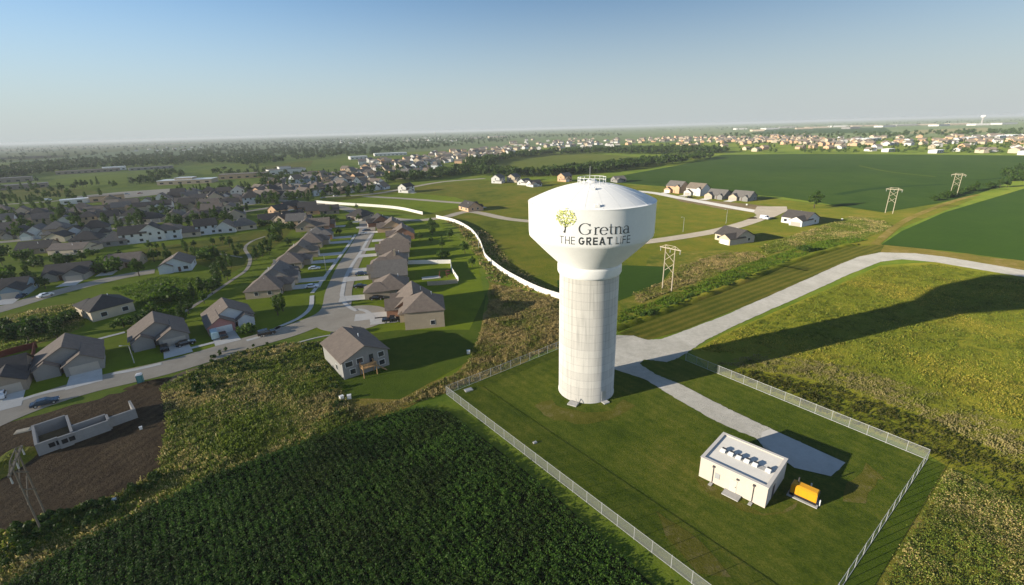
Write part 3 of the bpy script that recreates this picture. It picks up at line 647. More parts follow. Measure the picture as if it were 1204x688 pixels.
def sans(word, bold):
    s = Script(); x = 0.0; t = 0.205 if bold else 0.10
    for ch in word:
        if ch == " ": x += .55; continue
        wd = {"T": .74, "H": .76, "E": .60, "G": .84, "R": .68, "A": .84, "L": .56, "I": .12, "F": .58}[ch] + (0.10 if bold else 0)
        h_ = t / 2
        if ch in "HELFR": s.vline(x + h_, 0, 1, t)
        if ch == "T": s.hline(x, x + wd, 1 - h_, t); s.vline(x + wd / 2, 0, 1 - t, t)
        if ch == "H": s.vline(x + wd - h_, 0, 1, t); s.hline(x + t, x + wd - t, .5, t)
        if ch == "E":
            for y in (h_, .5, 1 - h_): s.hline(x + t, x + wd, y, t)
        if ch == "F":
            for y in (.52, 1 - h_): s.hline(x + t, x + wd, y, t)
        if ch == "L": s.hline(x + t, x + wd, h_, t)
        if ch == "I": s.vline(x + h_, 0, 1, t); wd = t
        if ch == "G":
            s.arc(x + wd * .5, .5, wd * .5 - h_, .5 - h_, 45, 345, t, t); s.hline(x + wd * .55, x + wd, .46, t * .9)
        if ch == "R":
            s.hline(x + t, x + wd * .6, 1 - h_, t); s.hline(x + t, x + wd * .6, .45, t); s.arc(x + wd * .6, .725, wd * .4 - h_, .275 - h_ * .5, -90, 90, t, t, 10); s.stroke([(x + wd * .5, .42), (x + wd - h_, 0)], t * 1.05)
        if ch == "A":
            s.stroke([(x + h_, 0), (x + wd / 2, 1)], t); s.stroke([(x + wd - h_, 0), (x + wd / 2, 1)], t); s.hline(x + wd * .24, x + wd * .76, .3, t * .9)
        x += wd + (.26 if bold else .24)
    return s, x - .25
S3 = []; xx = 0.0
for wrd, bo in (("THE", False), ("GREAT", True), ("LIFE", False)):
    s, wd_ = sans(wrd, bo); S3.append((s, xx, wd_)); xx += wd_ + .62
for s, x0_, wd_ in S3:
    s.v = [(u + x0_, v) for u, v in s.v]; tank_script(s, xx - .62, 658.0, 740.5, 285.6, 279.2, "motto_word")
# the tree emblem
ea, eb = lift(665.5, 273.8, RTK); e2, et = lift(665.5, 245.0, RTK); el, _ = lift(653.5, 260, RTK); er, _ = lift(677.5, 260, RTK)
eh = et - eb; ew = (er - el)
em = MB(); sr = Script()
sr.stroke([(.44, 0), (.49, .12), (.50, .30), (.51, .52)], [.11, .07, .05, .03])
for p0, p1, p2 in (((.5, .18), (.40, .34), (.30, .46)), ((.5, .2), (.62, .36), (.72, .45)), ((.5, .3), (.42, .55), (.36, .72)), ((.5, .32), (.58, .55), (.66, .74))):
    sr.stroke([p0, p1, p2], [.04, .028, .015])
em.add(wrap([(el + ew * u, eb + eh * v) for u, v in sr.v], 0.03), sr.f, 0)
rr_ = random.Random(3)
for i in range(330):
    t, q = rr_.uniform(0, 6.283), math.sqrt(rr_.random())
    if q > .8 and rr_.random() < .35: continue
    cx, cz = .5 + .50 * q * math.cos(t), .62 + .37 * q * math.sin(t)
    sz = rr_.uniform(.018, .042); th = rr_.uniform(0, 3.14)
    vs = [(cx + sz * 1.5 * math.cos(th + k * 1.5708) * (1 if k % 2 == 0 else .55), cz + sz * math.sin(th + k * 1.5708) * (1 if k % 2 == 0 else .55)) for k in range(4)]
    em.add(wrap([(el + ew * u, eb + eh * v) for u, v in vs], 0.04 + 0.0008 * (i % 25)), [(0, 1, 2, 3)], rr_.choice((1, 1, 2, 2, 3, 3)))
em.build("tree_emblem", [M["letter"], M["leafa"], M["leafb"], M["leafc"]], drum)

# ---------------------------------------------------------------- compound fence and lawn
CA, CB, CC, CD, CE = G(525, 464), G(815, 688), G(1090, 541), G(990, 690), G(835, 437)
def cross(p, d, q, e):
    A = np.array([[d[0], -e[0]], [d[1], -e[1]]]); t = np.linalg.solve(A, q - p); return p + d * t[0]
C4 = cross(CA, CB - CA, CC, CD - CC)
CG2 = cross(CC, CE - CC, G(760, 409), np.array([0.0, 1.0]) * 1)
gate_a = G(806, 424); C3 = G(700, 393); gate_b = G(722, 399)
sheet("lawn", [CA, C4, CC, gate_a, C3], 0.03, M["comp"], "mown grass inside the tower compound", "lawn")
fence = tag(empty("chain_link_fence", (CA[0], CA[1], 0)), "galvanised chain link fence round the water tower compound", "fence")
def rel(p): return (p[0] - CA[0], p[1] - CA[1])
FH = 2.1
rail = MB()
for P, Q in ((CA, C4), (C4, CC), (CC, gate_a), (CA, C3), (C3, gate_b)):
    ln = np.hypot(*(Q - P)); nseg = max(1, int(round(ln / 3.0)))
    for i in range(nseg + 1):
        p = P + (Q - P) * i / nseg; x, y = rel(p)
        thick = 0.06 if i in (0, nseg) else 0.04
        MB().bar((x, y, 0), (x, y, FH + .12), thick, k=6).build("post", M["galv"], fence)
    for z_ in (FH, 0.12): rail.bar((*rel(P), z_), (*rel(Q), z_), 0.032, k=5)
    MB().add([(*rel(P), .08), (*rel(Q), .08), (*rel(Q), FH), (*rel(P), FH)], [(0, 1, 2, 3)]).build("netting", M["net"], fence)
rail.build("rail", M["galv"], fence)

# ---------------------------------------------------------------- pump house
for px_, mt_, lb_ in (([(625, 478), (650, 470), (662, 482), (690, 486), (720, 482), (735, 470), (745, 478), (728, 492), (690, 498), (650, 494)], "worn", "worn straw patch of grass round the foot of the tower"), ([(1000, 560), (1020, 545), (1040, 560), (1015, 590), (990, 590)], "worn", "thin pale grass near the fence corner"), ([(770, 600), (830, 640), (860, 680), (820, 670), (780, 630)], "worn", "thin pale strip in the compound grass"), ([(820, 560), (858, 585), (900, 604), (940, 590), (938, 596), (902, 610), (850, 592), (816, 566)], "worn", "bare earth strip along the pump house wall")):
    patch("worn_grass", px_, 0.045, M[mt_], lb_, "grass", wob=.7)
B0 = G(899, 598); ux = G(938, 570) - B0; ux = ux / np.hypot(*ux)
UA = math.atan2(ux[1], ux[0])
vA = G(822, 560) - B0; Ld = np.hypot(*vA); UA = math.atan2(vA[1], vA[0]) - R_(90)      # long wall runs along local +y
UW, UL, UH = 8.9, 10.2, 3.8
ph = tag(empty("pump_house", (B0[0], B0[1], 0), UA), "flat roofed pale masonry pump house inside the fenced compound", "pump house")
m_ph = pmat("pale_split_block", (.55, .49, .42), 0.85, 0.05, 0.8, bump=0.2)
UL = max(UL, Ld)
wb = MB().box(0, UW, 0, UL, 0, UH - .22)
t_ = 0.38
for x0, x1, y0, y1 in ((0, UW, 0, t_), (0, UW, UL - t_, UL), (0, t_, t_, UL - t_), (UW - t_, UW, t_, UL - t_)): wb.box(x0, x1, y0, y1, UH - .22, UH)
wb.build("wall", m_ph, ph)
MB().box(t_ + .01, UW - t_ - .01, t_ + .01, UL - t_ - .01, UH - .21, UH - .14).build("roof", pmat("pale_roof_membrane", (.70, .67, .61), 0.7, 0.07, 0.5), ph)
cp = MB()
for x0, x1, y0, y1 in ((-.08, UW + .08, -.08, t_ + .05), (-.08, UW + .08, UL - t_ - .05, UL + .08), (-.08, t_ + .05, t_ + .05, UL - t_ - .05), (UW - t_ - .05, UW + .08, t_ + .05, UL - t_ - .05)): cp.box(x0, x1, y0, y1, UH, UH + .07)
cp.build("coping", pmat("coping_metal", (.55, .52, .48), 0.5, 0.05), ph)
MB().box(UW * .40, UW * .52, 1.2, UL - 1.6, UH - .14, UH - .09).build("walk_strip", M["conc"], ph)
for i in range(6):
    yy = 2.0 + i * 1.25 if i else 1.3
    hb = MB(); hb.add([(UW * .40, yy - .38, UH - .14), (UW * .40 + 1.0, yy - .38, UH - .14), (UW * .40 + 1.0, yy + .38, UH - .14), (UW * .40, yy + .38, UH - .14),
                       (UW * .40, yy - .38, UH + .22), (UW * .40 + .5, yy - .38, UH + .34), (UW * .40 + .5, yy + .38, UH + .34), (UW * .40, yy + .38, UH + .22)],
                      [(0, 3, 2, 1), (4, 5, 6, 7), (0, 1, 5, 4), (1, 2, 6, 5), (2, 3, 7, 6), (3, 0, 4, 7)])
    q = hb.build("roof_hood", M["white"], ph)
    MB().box(UW * .40 + .5, UW * .40 + 1.04, yy - .32, yy + .32, UH + .06, UH + .28).build("hood_flap", M["dark"], q)
for yy in (1.9, UL - 2.2):
    d_ = MB(); d_.bar((-.09, yy, .2), (-.09, yy, UH - .6), .06); d_.box(-.26, -.01, yy - .15, yy + .15, UH - .72, UH - .42)
    d_.build("downspout", M["dark"], ph)
    MB().box(-1.0, -.2, yy - .25, yy + .25, 0.05, .12).build("splash_block", M["conc"], ph)
dd = MB().box(-.05, .05, UL * .42, UL * .42 + 1.1, .15, 2.4).build("door", pmat("cream_steel_door", (.58, .53, .46), 0.5, 0.04), ph)
MB().box(-.10, -.05, UL * .42 + .12, UL * .42 + .2, 1.15, 1.35).build("handle", M["dark"], dd)
MB().box(-.22, -.01, UL * .42 - .2, UL * .42 + .15, 2.75, 3.0).build("wall_lamp", M["dark"], ph)
MB().box(-1.5, -.02, UL * .42 - .9, UL * .42 + 1.6, .05, .2).build("stoop", M["conc"], ph)
lv = MB().box(-.06, .02, UL * .68, UL * .68 + .75, 1.2, 2.2)
for i in range(5): lv.box(-.10, -.06, UL * .68 + .05, UL * .68 + .70, 1.28 + i * .18, 1.36 + i * .18)
lv.build("louvre", M["galv"], ph)
MB().box(UW * .3, UW * .3 + 1.0, -.05, .04, .15, 2.35).build("side_door", M["dark"], ph)
# generator
GK = 1.18
g0 = G(944.5, 586)
gn = tag(empty("generator", (g0[0], g0[1], 0), UA), "bright orange standby generator on a concrete pad beside the pump house", "generator")
MB().box(-.95, .95, -1.75, 1.75, 0.05, 0.16).build("concrete_pad", M["conc"], gn)
MB().box(-.75, .75, -1.55, 1.55, .28, .62).build("base_frame", M["black"], gn)
eb_ = MB().add([(-.7, -1.5, .62), (.7, -1.5, .62), (.7, 1.5, .62), (-.7, 1.5, .62), (-.7, -1.5, 1.75), (.7, -1.5, 1.75), (.7, 1.5, 1.75), (-.7, 1.5, 1.75), (-.45, -1.4, 1.95), (.45, -1.4, 1.95), (.45, 1.4, 1.95), (-.45, 1.4, 1.95)],
    [(0, 1, 5, 4), (1, 2, 6, 5), (2, 3, 7, 6), (3, 0, 4, 7), (4, 5, 9, 8), (5, 6, 10, 9), (6, 7, 11, 10), (7, 4, 8, 11), (8, 9, 10, 11)])
eb_.build("enclosure", M["orange"], gn)
for yy in (-1.0, 0.0, 1.0): MB().box(-.73, -.69, yy - .42, yy + .42, .8, 1.6).build("access_door", M["orange"], gn)
MB().box(-.66, .66, 1.49, 1.56, .66, 1.74).build("end_panel", M["dark"], gn); MB().box(-.66, .66, -1.56, -1.49, .66, 1.74).build("radiator_grille", M["dark"], gn)
MB().bar((.2, .9, 1.9), (.2, .9, 2.7), .09, k=10).build("exhaust", M["dark"], gn)
gn.scale = (GK, GK, GK)
for (px, py), lab in (((963, 595), "white guard post at the outer end of the orange generator"), ((953, 575), "white guard post behind the orange generator"), ((938, 573), "white guard post between pump house and generator")):
    p = G(px, py); bo = tag(empty("bollard", (p[0], p[1], 0)), lab, "bollard", "guard posts round the generator")
    MB().bar((0, 0, 0), (0, 0, 1.05), .11, k=12).build("post", M["white"], bo)
    MB().lathe([(.11, 1.05), (.07, 1.12), (.005, 1.14)], 12).build("cap", M["white"], bo)
for (px, py), lab in (((551, 459), "pale utility lid in the grass by the fence corner"), ((629, 521), "small grey valve cover in the grass near the fence")):
    p = G(px, py); u_ = tag(empty("valve_cover", (p[0], p[1], 0.03), 0.5), lab, "utility lid")
    sc_ = 1.0 if px < 600 else 0.4
    MB().box(-.9 * sc_, .9 * sc_, -.6 * sc_, .6 * sc_, 0, .22).build("frame", M["conc"], u_)
    MB().box(-.75 * sc_, .75 * sc_, -.45 * sc_, .45 * sc_, .22, .27).build("lid", M["galv"], u_)
# ---------------------------------------------------------------- houses
def rot(vs, axis, cx, cy):
    return [((x + cx, y + cy, z) if axis == "x" else (-y + cx, x + cy, z)) for x, y, z in vs]
def gable(wl, rf, cx, cy, L, W, zw, axis, pitch=0.5, ov=0.45, z0=0.0):
    """walls with pointed ends and two roof slabs; ridge along axis, L along the ridge"""
    r = pitch * W / 2; a, b_ = L / 2, W / 2
    wl.add(rot([(-a, -b_, z0), (a, -b_, z0), (a, b_, z0), (-a, b_, z0), (-a, -b_, zw), (a, -b_, zw), (a, b_, zw), (-a, b_, zw), (-a, 0, zw + r), (a, 0, zw + r)], axis, cx, cy),
           [(0, 1, 5, 4), (2, 3, 7, 6), (1, 2, 6, 9, 5), (3, 0, 4, 8, 7), (4, 5, 9, 8), (6, 7, 8, 9)])
    A = a + ov; t = 0.2
    for s in (-1, 1):
        e = s * (b_ + ov); ze = zw - pitch * ov
        vs = [(-A, 0, zw + r + .02), (A, 0, zw + r + .02), (A, e, ze + .02), (-A, e, ze + .02), (-A, 0, zw + r + t), (A, 0, zw + r + t), (A, e, ze + t), (-A, e, ze + t)]
        fs = [(0, 1, 2, 3), (4, 7, 6, 5), (2, 6, 7, 3), (0, 3, 7, 4), (1, 5, 6, 2)]
        if s < 0: fs = [f[::-1] for f in fs]
        rf.add(rot(vs, axis, cx, cy), fs)
def hip(wl, rf, cx, cy, L, W, zw, axis, pitch=0.5, ov=0.45, z0=0.0):
    a, b_ = L / 2, W / 2
    wl.add(rot([(-a, -b_, z0), (a, -b_, z0), (a, b_, z0), (-a, b_, z0), (-a, -b_, zw), (a, -b_, zw), (a, b_, zw), (-a, b_, zw)], axis, cx, cy),
           [(0, 1, 5, 4), (1, 2, 6, 5), (2, 3, 7, 6), (3, 0, 4, 7), (4, 5, 6, 7)])
    A, B = a + ov, b_ + ov; rl = max(A - B, 0.15); ze = zw - .02; zr = ze + pitch * B
    rf.add(rot([(-A, -B, ze), (A, -B, ze), (A, B, ze), (-A, B, ze), (-rl, 0, zr), (rl, 0, zr), (-A, -B, ze - .18), (A, -B, ze - .18), (A, B, ze - .18), (-A, B, ze - .18)], axis, cx, cy),
           [(0, 1, 5, 4), (1, 2, 5), (2, 3, 4, 5), (3, 0, 4), (6, 7, 1, 0), (7, 8, 2, 1), (8, 9, 3, 2), (9, 6, 0, 3), (9, 8, 7, 6)])
HG = {}
def window(root, x, y, z, ww, wh, face, lod):
    """face: f front (-y), b back, l left (-x), r right"""
    def bx(d0, d1, e, mat, nm, par):
        if face in "fb":
            s = -1 if face == "f" else 1
            ya, yb = sorted((y + s * d0, y + s * d1)); return MB().box(x - ww / 2 - e, x + ww / 2 + e, ya, yb, z - e, z + wh + e).build(nm, mat, par)
        s = -1 if face == "l" else 1
        xa, xb = sorted((x + s * d0, x + s * d1)); return MB().box(xa, xb, y - ww / 2 - e, y + ww / 2 + e, z - e, z + wh + e).build(nm, mat, par)
    if lod >= 2:
        fr = bx(-.02, .06, .10, M["white"], "window", root); bx(.06, .075, 0.0, M["glass"], "pane", fr)
    else: bx(-.02, .05, 0, M["glass"], "window", root)
def house(px, py, a, label, group=None, w=14.0, d=11.0, h=2.9, ridge="x", roof="gable", pitch=0.5, wing=(1, 6.6, 4.5), wing2=None, wall="tan", rm="brown", front=None,
          lod=2, dr=9.0, deck=False, chim=False, gar=True, loc=None, car=None, vents=True, walkout=False, storeys=1, name="house"):
    p = np.array(loc) if loc is not None else G(px, py)
    root = tag(empty(name, (p[0], p[1], 0), R_(a)), label, "house", group)
    wl, rf = MB(), MB(); hh = h + (2.7 if storeys == 2 else 0)
    fn = hip if roof == "hip" else gable
    fn(wl, rf, 0, 0, w if ridge == "x" else d, d if ridge == "x" else w, hh, ridge, pitch)
    fw = front or wall; gx = gy = None; acc = MB()
    if wing:
        s, gw, gp = wing; gx = s * (w / 2 - gw / 2 + .25); gy = -d / 2 - gp
        L = gp + d * 0.45; hw = h - .12
        fn2 = hip if roof == "hip" else gable
        fn2(wl if front is None else acc, rf, gx, gy + L / 2, L, gw, hw, "y", pitch * 1.05)
    if wing2:
        s, gw, gp = wing2; x2 = s * (w / 2 - gw / 2 - .4); L = gp + d * .4
        gable(wl, rf, x2, -d / 2 - gp + L / 2, L, gw, hh - .25, "y", pitch * 1.15, ov=.35)
    wl.build("wall", M["s_" + wall], root)
    if front is not None and wing: acc.build("garage_wall", M["s_" + fw], root)
    ro = rf.build("roof", M["r_" + rm], root)
    if lod >= 2 and vents:
        MB().bar((-w * .12, d * .22 if ridge == "x" else 0, hh), (-w * .12, d * .22 if ridge == "x" else 0, hh + pitch * d * .35 + .75), .12, k=6).build("roof_vent", M["white"], ro)
    if chim: MB().box(w * .18, w * .18 + .9, .6, 1.4, hh, hh + pitch * min(w, d) / 2 + 1.3).build("chimney", M["s_" + wall], ro)
    if wing and gar:
        g_ = MB().box(gx - wing[1] * .38, gx + wing[1] * .38, gy - .05, gy + .05, .05, 2.3)
        for k in range(1, 4): g_.box(gx - wing[1] * .38 + .05, gx + wing[1] * .38 - .05, gy - .065, gy - .05, .05 + k * .56 - .27, .05 + k * .56 + .2)
        g_.build("garage_door", M["white"] if wall in ("bluewhite", "cream", "peach") else M["garage"], root)
    # openings
    dx = (-wing[0] if wing else 1) * w * .12
    if not (lod < 2 and storeys == 1):
        MB().box(dx - .5, dx + .5, -d / 2 - .06, -d / 2 + .04, .15, 2.3).build("door", M["dark"] if lod < 2 else pmat_door, root)
    s = -wing[0] if wing else -1
    window(root, s * w * .33, -d / 2, 1.0, 1.7, 1.4, "f", lod)
    if walkout:
        for xx, zz, ww in ((-.36, 3.0, 1.7), (-.13, 3.1, 1.5), (.34, 3.1, 1.4), (.34, .9, 1.4), (-.30, .9, 1.3)): window(root, -xx * w, d / 2, zz, ww, 1.25, "b", lod)
        MB().box(-.12 * w - .5, -.12 * w + .5, d / 2 - .02, d / 2 + .06, 2.55, 4.5).build("patio_door", M["glass"], root)
    else:
        window(root, -w * .28, d / 2, 1.0, 1.6, 1.4, "b", lod); window(root, w * .22, d / 2, 1.0, 1.6, 1.4, "b", lod)
    window(root, -w / 2, d * .18, 1.1, 1.2, 1.3, "l", lod); window(root, w / 2, d * .2, 1.1, 1.2, 1.3, "r", lod)
    if lod >= 2: window(root, -w / 2, -d * .2, 1.1, 1.2, 1.3, "l", lod)
    if storeys == 2:
        for xx in (-.3, .02, .32): window(root, xx * w, d / 2, 3.9, 1.2, 1.4, "b", lod)
        window(root, s * w * .3, -d / 2, 3.9, 1.5, 1.4, "f", lod); window(root, -w / 2, 0, 3.9, 1.1, 1.4, "l", lod)
    if deck:
        dk = MB()
        dk.box(-1.6, 1.9, d / 2 + .02, d / 2 + 2.6, 2.35, 2.5)
        for xx in (-1.5, 1.75):
            for yy in (d / 2 + .3, d / 2 + 2.45): dk.box(xx - .09, xx + .09, yy - .09, yy + .09, 0, 3.45)
        dk.build("deck", M["wood"], root)
        rl = MB()
        for xx in np.linspace(-1.5, 1.75, 12): rl.box(xx - .03, xx + .03, d / 2 + 2.42, d / 2 + 2.48, 2.5, 3.4)
        for yy in np.linspace(d / 2 + .4, d / 2 + 2.3, 7):
            for xx in (-1.53, 1.78): rl.box(xx - .03, xx + .03, yy - .03, yy + .03, 2.5, 3.4)
        rl.box(-1.6, 1.9, d / 2 + 2.40, d / 2 + 2.52, 3.4, 3.48); rl.build("railing", M["wood"], root)
        stp = MB()
        for k in range(9): stp.box(-1.9 - k * .28, -1.62 - k * .28, d / 2 + 1.2, d / 2 + 2.2, 2.15 - k * .26, 2.23 - k * .26)
        stp.build("steps", M["wood"], root)
    if wing and gar and dr:
        c, s_ = math.cos(R_(a)), math.sin(R_(a)); dw = wing[1] * .42
        pts = [(gx - dw, gy), (gx + dw, gy), (gx + dw + .3, gy - dr), (gx - dw - .3, gy - dr)]
        sheet("driveway", [np.array([p[0] + x * c - y * s_, p[1] + x * s_ + y * c]) for x, y in pts], ZS + .035, M["drive"], "concrete driveway of the " + label[:70], "driveway")
    return root
pmat_door = pmat("stained_front_door", (.10, .05, .03), 0.5, 0.1)

# the solitary house above the bean field
A_, B_, C_ = G(384, 424), G(405, 447), G(451, 433)
dA = A_ - B_; aH = math.degrees(math.atan2(dA[1], dA[0])); W0 = 11.4; D0 = 14.5
ex = np.array([math.cos(R_(aH - 90)), math.sin(R_(aH - 90))]); ey = np.array([math.cos(R_(aH)), math.sin(R_(aH))])
cH = B_ + ex * W0 / 2 + ey * D0 / 2
house(0, 0, aH + 90, "solitary grey house with a timber deck above the bean field", None, W0, D0, 4.5, "y", "gable", 0.46, (-1, 6.2, 2.2), None, "grey", "brown", loc=cH, dr=6.0, deck=True, walkout=True)
KA = 38.0
BLG = "houses along the lower street"
house(85, 428, KA, "dark roofed grey house with a broad pale driveway above the dark blue sedan", BLG, 13.2, 10.5, 2.9, "y", "gable", .60, (1, 7.4, 3.6), (-1, 4.6, 1.6), "grey", "brown", dr=8.5)
house(188, 398, KA, "grey twin-gable house with dark cars parked on its driveway", BLG, 13, 10.5, 2.9, "y", "gable", .60, (1, 7.0, 3.8), (-1, 4.8, 1.8), "grey", "brown", dr=8.5)
house(270, 379, KA, "house with a pink gable over its white garage", BLG, 12.5, 11, 2.9, "y", "gable", .60, (-1, 7.0, 3.2), (1, 4.4, 2.2), "bluewhite", "brown", front="pink", dr=9)
house(-8, 452, KA, "taupe house cut by the picture edge beside the red fence", BLG, 14, 11, 2.9, "x", "gable", .55, (1, 7.0, 3.8), None, "taupe", "dark", dr=9)
house(127, 368, 236, "cream walled house with a black hip roof on the side street", "houses along the side street", 11.5, 12.5, 3.6, "y", "hip", .5, (1, 6.5, 1.5), None, "cream", "dark", dr=0, gar=False)
house(211, 316, 24, "white sided gable house at the end of the side street", "houses along the side street", 11.5, 12.5, 3.3, "y", "gable", .52, (-1, 5.0, .8), None, "bluewhite", "brown", dr=0, gar=False)
house(150, 312, 20, "tan gabled house with a round bush by its garage", "houses along the side street", 13, 10.5, 2.9, "x", "gable", .55, (-1, 6.8, 3.5), None, "tan", "brown", dr=8)
house(86, 325, 20, "grey house with black double gable roof above the white sedan", "houses along the side street", 15, 11, 2.9, "x", "gable", .55, (1, 7.2, 3.6), (-1, 4.6, 1.5), "grey", "dark", dr=8)
house(12, 345, 25, "blue grey house with a dark car before its garage", "houses along the side street", 14, 11, 2.9, "x", "gable", .55, (1, 7.0, 3.6), None, "blue", "dark", dr=8)
house(47, 296, 200, "near black roofed house with a pale gable over its patio", "houses beside the back lawns", 14, 12, 2.9, "x", "gable", .5, (1, 6, 1.8), None, "taupe", "dark", dr=0, gar=False)
house(88, 297, 185, "long cream walled ranch house with a brown roof among the back lawns", "houses beside the back lawns", 17, 11, 2.9, "x", "gable", .42, (-1, 6.5, 2.5), None, "cream", "brown", dr=0, gar=False)
house(72, 283, 10, "cream and yellow fronted small house behind the long ranch house", "houses beside the back lawns", 10, 9, 2.9, "y", "gable", .5, None, None, "cream", "dark", dr=0)
house(105, 285, 25, "grey house with a big black roof behind the long cream ranch house", "houses beside the back lawns", 14, 12, 2.9, "x", "hip", .6, (1, 6.5, 2.5), None, "grey", "dark", dr=0, gar=False)

ORD = "first second third fourth fifth sixth seventh eighth ninth tenth eleventh twelfth thirteenth fourteenth fifteenth sixteenth seventeenth eighteenth nineteenth twentieth twenty-first twenty-second twenty-third twenty-fourth twenty-fifth twenty-sixth twenty-seventh twenty-eighth twenty-ninth thirtieth thirty-first thirty-second thirty-third thirty-fourth thirty-fifth thirty-sixth thirty-seventh thirty-eighth thirty-ninth fortieth".split()
# the row with shadowed back gardens, right of the main street
RG = "gabled houses with long garden shadows right of the main street"
RA = -77.0
house(500, 377, RA - 3, "brown roofed tan house, the near end of the row beside the straw field", RG, 12.5, 11.5, 2.9, "x", "hip", .62, (-1, 6.4, 1.8), None, "tan", "brown", dr=9, storeys=2)
house(487, 362, RA, "brick fronted house with two roof dormers, second of its row", RG, 13, 12, 2.9, "x", "gable", .72, (1, 6.4, 2.6), (-1, 4.0, 1.2), "brick", "brown", dr=10)
rr = [(461, 343), (461, 327), (463, 312), (466, 300), (469, 289)]
for i, (x, y) in enumerate(rr):
    house(x, y, RA - 1, f"taupe house with brown hip roof, {ORD[i + 2]} of the row with garden shadows", RG, 12.8, 12, 2.9, "y" if i % 2 else "x", ("hip", "gable", "hip", "gable", "hip")[i], (.62, .7, .6, .66, .64)[i], (-1 if i % 2 else 1, 6.6, 3.0), (1, 4.2, 1.2) if i % 2 else None, ("tan", "taupe", "tan", "grey", "taupe")[i], ("brown", "grey", "brown", "brown", "tanroof")[i], chim=i == 2, dr=9)
house(474, 279, RA, "brick house with a red gable end, eighth of the row with garden shadows", RG, 13.5, 12, 2.9, "x", "gable", .62, (1, 6.4, 2.6), None, "brick", "brown", dr=8)
house(462, 270, RA, "pale brick house with twin gables, ninth of the row with garden shadows", RG, 13.5, 12, 2.9, "x", "gable", .62, (1, 6.4, 2.6), (-1, 4.0, 1.2), "peach", "brown", dr=8)
house(447, 264, RA + 10, "orange brick fronted house near the far bend of the main street", RG, 13, 11, 2.9, "x", "gable", .62, (1, 6.2, 2.6), None, "brick", "dark", dr=7)
house(424, 257, RA + 60, "black roofed house in the bend beside the white fence", RG, 14, 12, 2.9, "x", "hip", .62, (1, 6.2, 2.2), None, "taupe", "dark", dr=6)
# the row left of the main street
LG = "brown roofed houses along the footpath left of the main street"
ll = [(315, 344), (328, 330), (342, 313), (355, 300), (367, 289), (374, 280), (377, 269), (362, 270), (350, 263)]
for i, (x, y) in enumerate(ll):
    house(x, y, 103, f"brown hip roofed house, {ORD[i]} from the near end of the footpath row", LG, 12.6, 11.6, 2.9, "x" if i % 2 else "y", ("hip", "gable", "hip", "gable", "hip", "hip")[i] if i < 6 else "gable", (.6, .66, .56, .62, .66, .58, .6, .64, .6)[i], (-1 if i % 2 else 1, 6.6, 2.6), (1 if i % 2 else -1, 4.4, 1.2) if i % 2 else None, ("tan", "grey", "tan", "taupe", "tan", "brick", "brick", "tan", "peach")[i], ("brown", "grey", "brown", "tanroof", "brown", "grey", "brown", "brown", "grey")[i], chim=i % 3 == 1, dr=10 if i < 6 else 6)
# a pocket of houses by the head of the main street
for x, y, a, wc, lab in ((338, 262, 70, "tan", "dark roofed tan house behind the leafy tree at the greenbelt end"), (330, 250, 60, "peach", "small peach fronted house by the far bend of the street"), (342, 246, 60, "brick", "orange brick house facing the far street corner"), (362, 247, 200, "brick", "pink brick gabled house by the tip of the white fence"), (372, 251, 200, "peach", "peach gabled house beside the pink brick one"), (388, 251, 200, "taupe", "dark taupe house nearest the tip of the white fence"),
                          (345, 258, 40, "taupe", "dark roofed house with pale gable in the street bend"), (318, 262, 30, "cream", "cream sided house with a dark roof at the greenbelt head")):
    house(x, y, a, lab, "houses at the head of the main street", 13, 11, 2.9, "x", "gable", .6, (1, 6.2, 2.2), None, wc, "dark", lod=1, dr=0)
# houses on the open lots
OG = "new houses on the open lots"
house(553, 247, 122, "peach and white new house beside the cross street and white fence", OG, 15, 11, 3.0, "x", "gable", .6, (1, 6.4, 2.5), (-1, 4.2, 1.5), "peach", "dark", dr=7)
house(478, 226, 60, "lone two storey new house on the open lots with a grey roof", OG, 12, 10, 2.9, "x", "gable", .6, (-1, 6, 2.5), None, "white", "dark", storeys=2, dr=6, lod=1)
for i, (x, y, st, wc, lab) in enumerate(((586, 215, 2, "white", "tall white new house with a grey gable, first of the group before the dark wood"), (604, 214, 2, "cream", "tall cream new house, second of the group before the dark wood"), (617, 217, 1, "white", "low white new house, third of the group before the dark wood"), (628, 219, 1, "white", "low bright white house nearest the tank of the group before the wood"), (664, 213, 2, "peach", "peach two storey house half behind the tank dome"), (727, 214, 1, "grey", "grey roofed house just behind the dome edge"))):
    house(x, y, (60, 58, 50, 30, 40, 20)[i], lab, OG, 12, 10.5, 2.9, "x", "gable", .62, (-1, 5.8, 2.4), None, wc, "grey" if i != 3 else "dark", storeys=st, dr=0, lod=1)
NG = "row of four new houses before the corn field"
for i, (x, y, st, wc, rm_, lab) in enumerate(((796, 226, 2, "peach", "grey", "peach two storey house, first of the four before the corn field"), (820, 229, 2, "white", "tanroof", "white two storey house, second of the four before the corn field"), (845, 233, 1, "cream", "grey", "cream fronted grey sided house, third of the four before the corn field"), (874, 235, 1, "cream", "grey", "cream house at the end of the four before the corn field"))):
    house(x, y, -52, lab, NG, 14, 12, 3.0, "x", "gable", .62, (-1, 6.2, 2.6), (1, 4.2, 1.4), wc if i < 2 else "grey", rm_, storeys=st, dr=8, lod=2, front="cream" if i > 1 else None)
house(940, 262, -60, "white gabled house alone beside the corn field", OG, 14, 13, 3.4, "x", "gable", .5, (1, 7, 4.5), None, "white", "dark", dr=0)
house(863, 283, -68, "beige new house with an open timber porch near the white pylon", OG, 13, 12, 3.2, "x", "gable", .52, (1, 6.6, 4.0), None, "cream", "dark", dr=0)

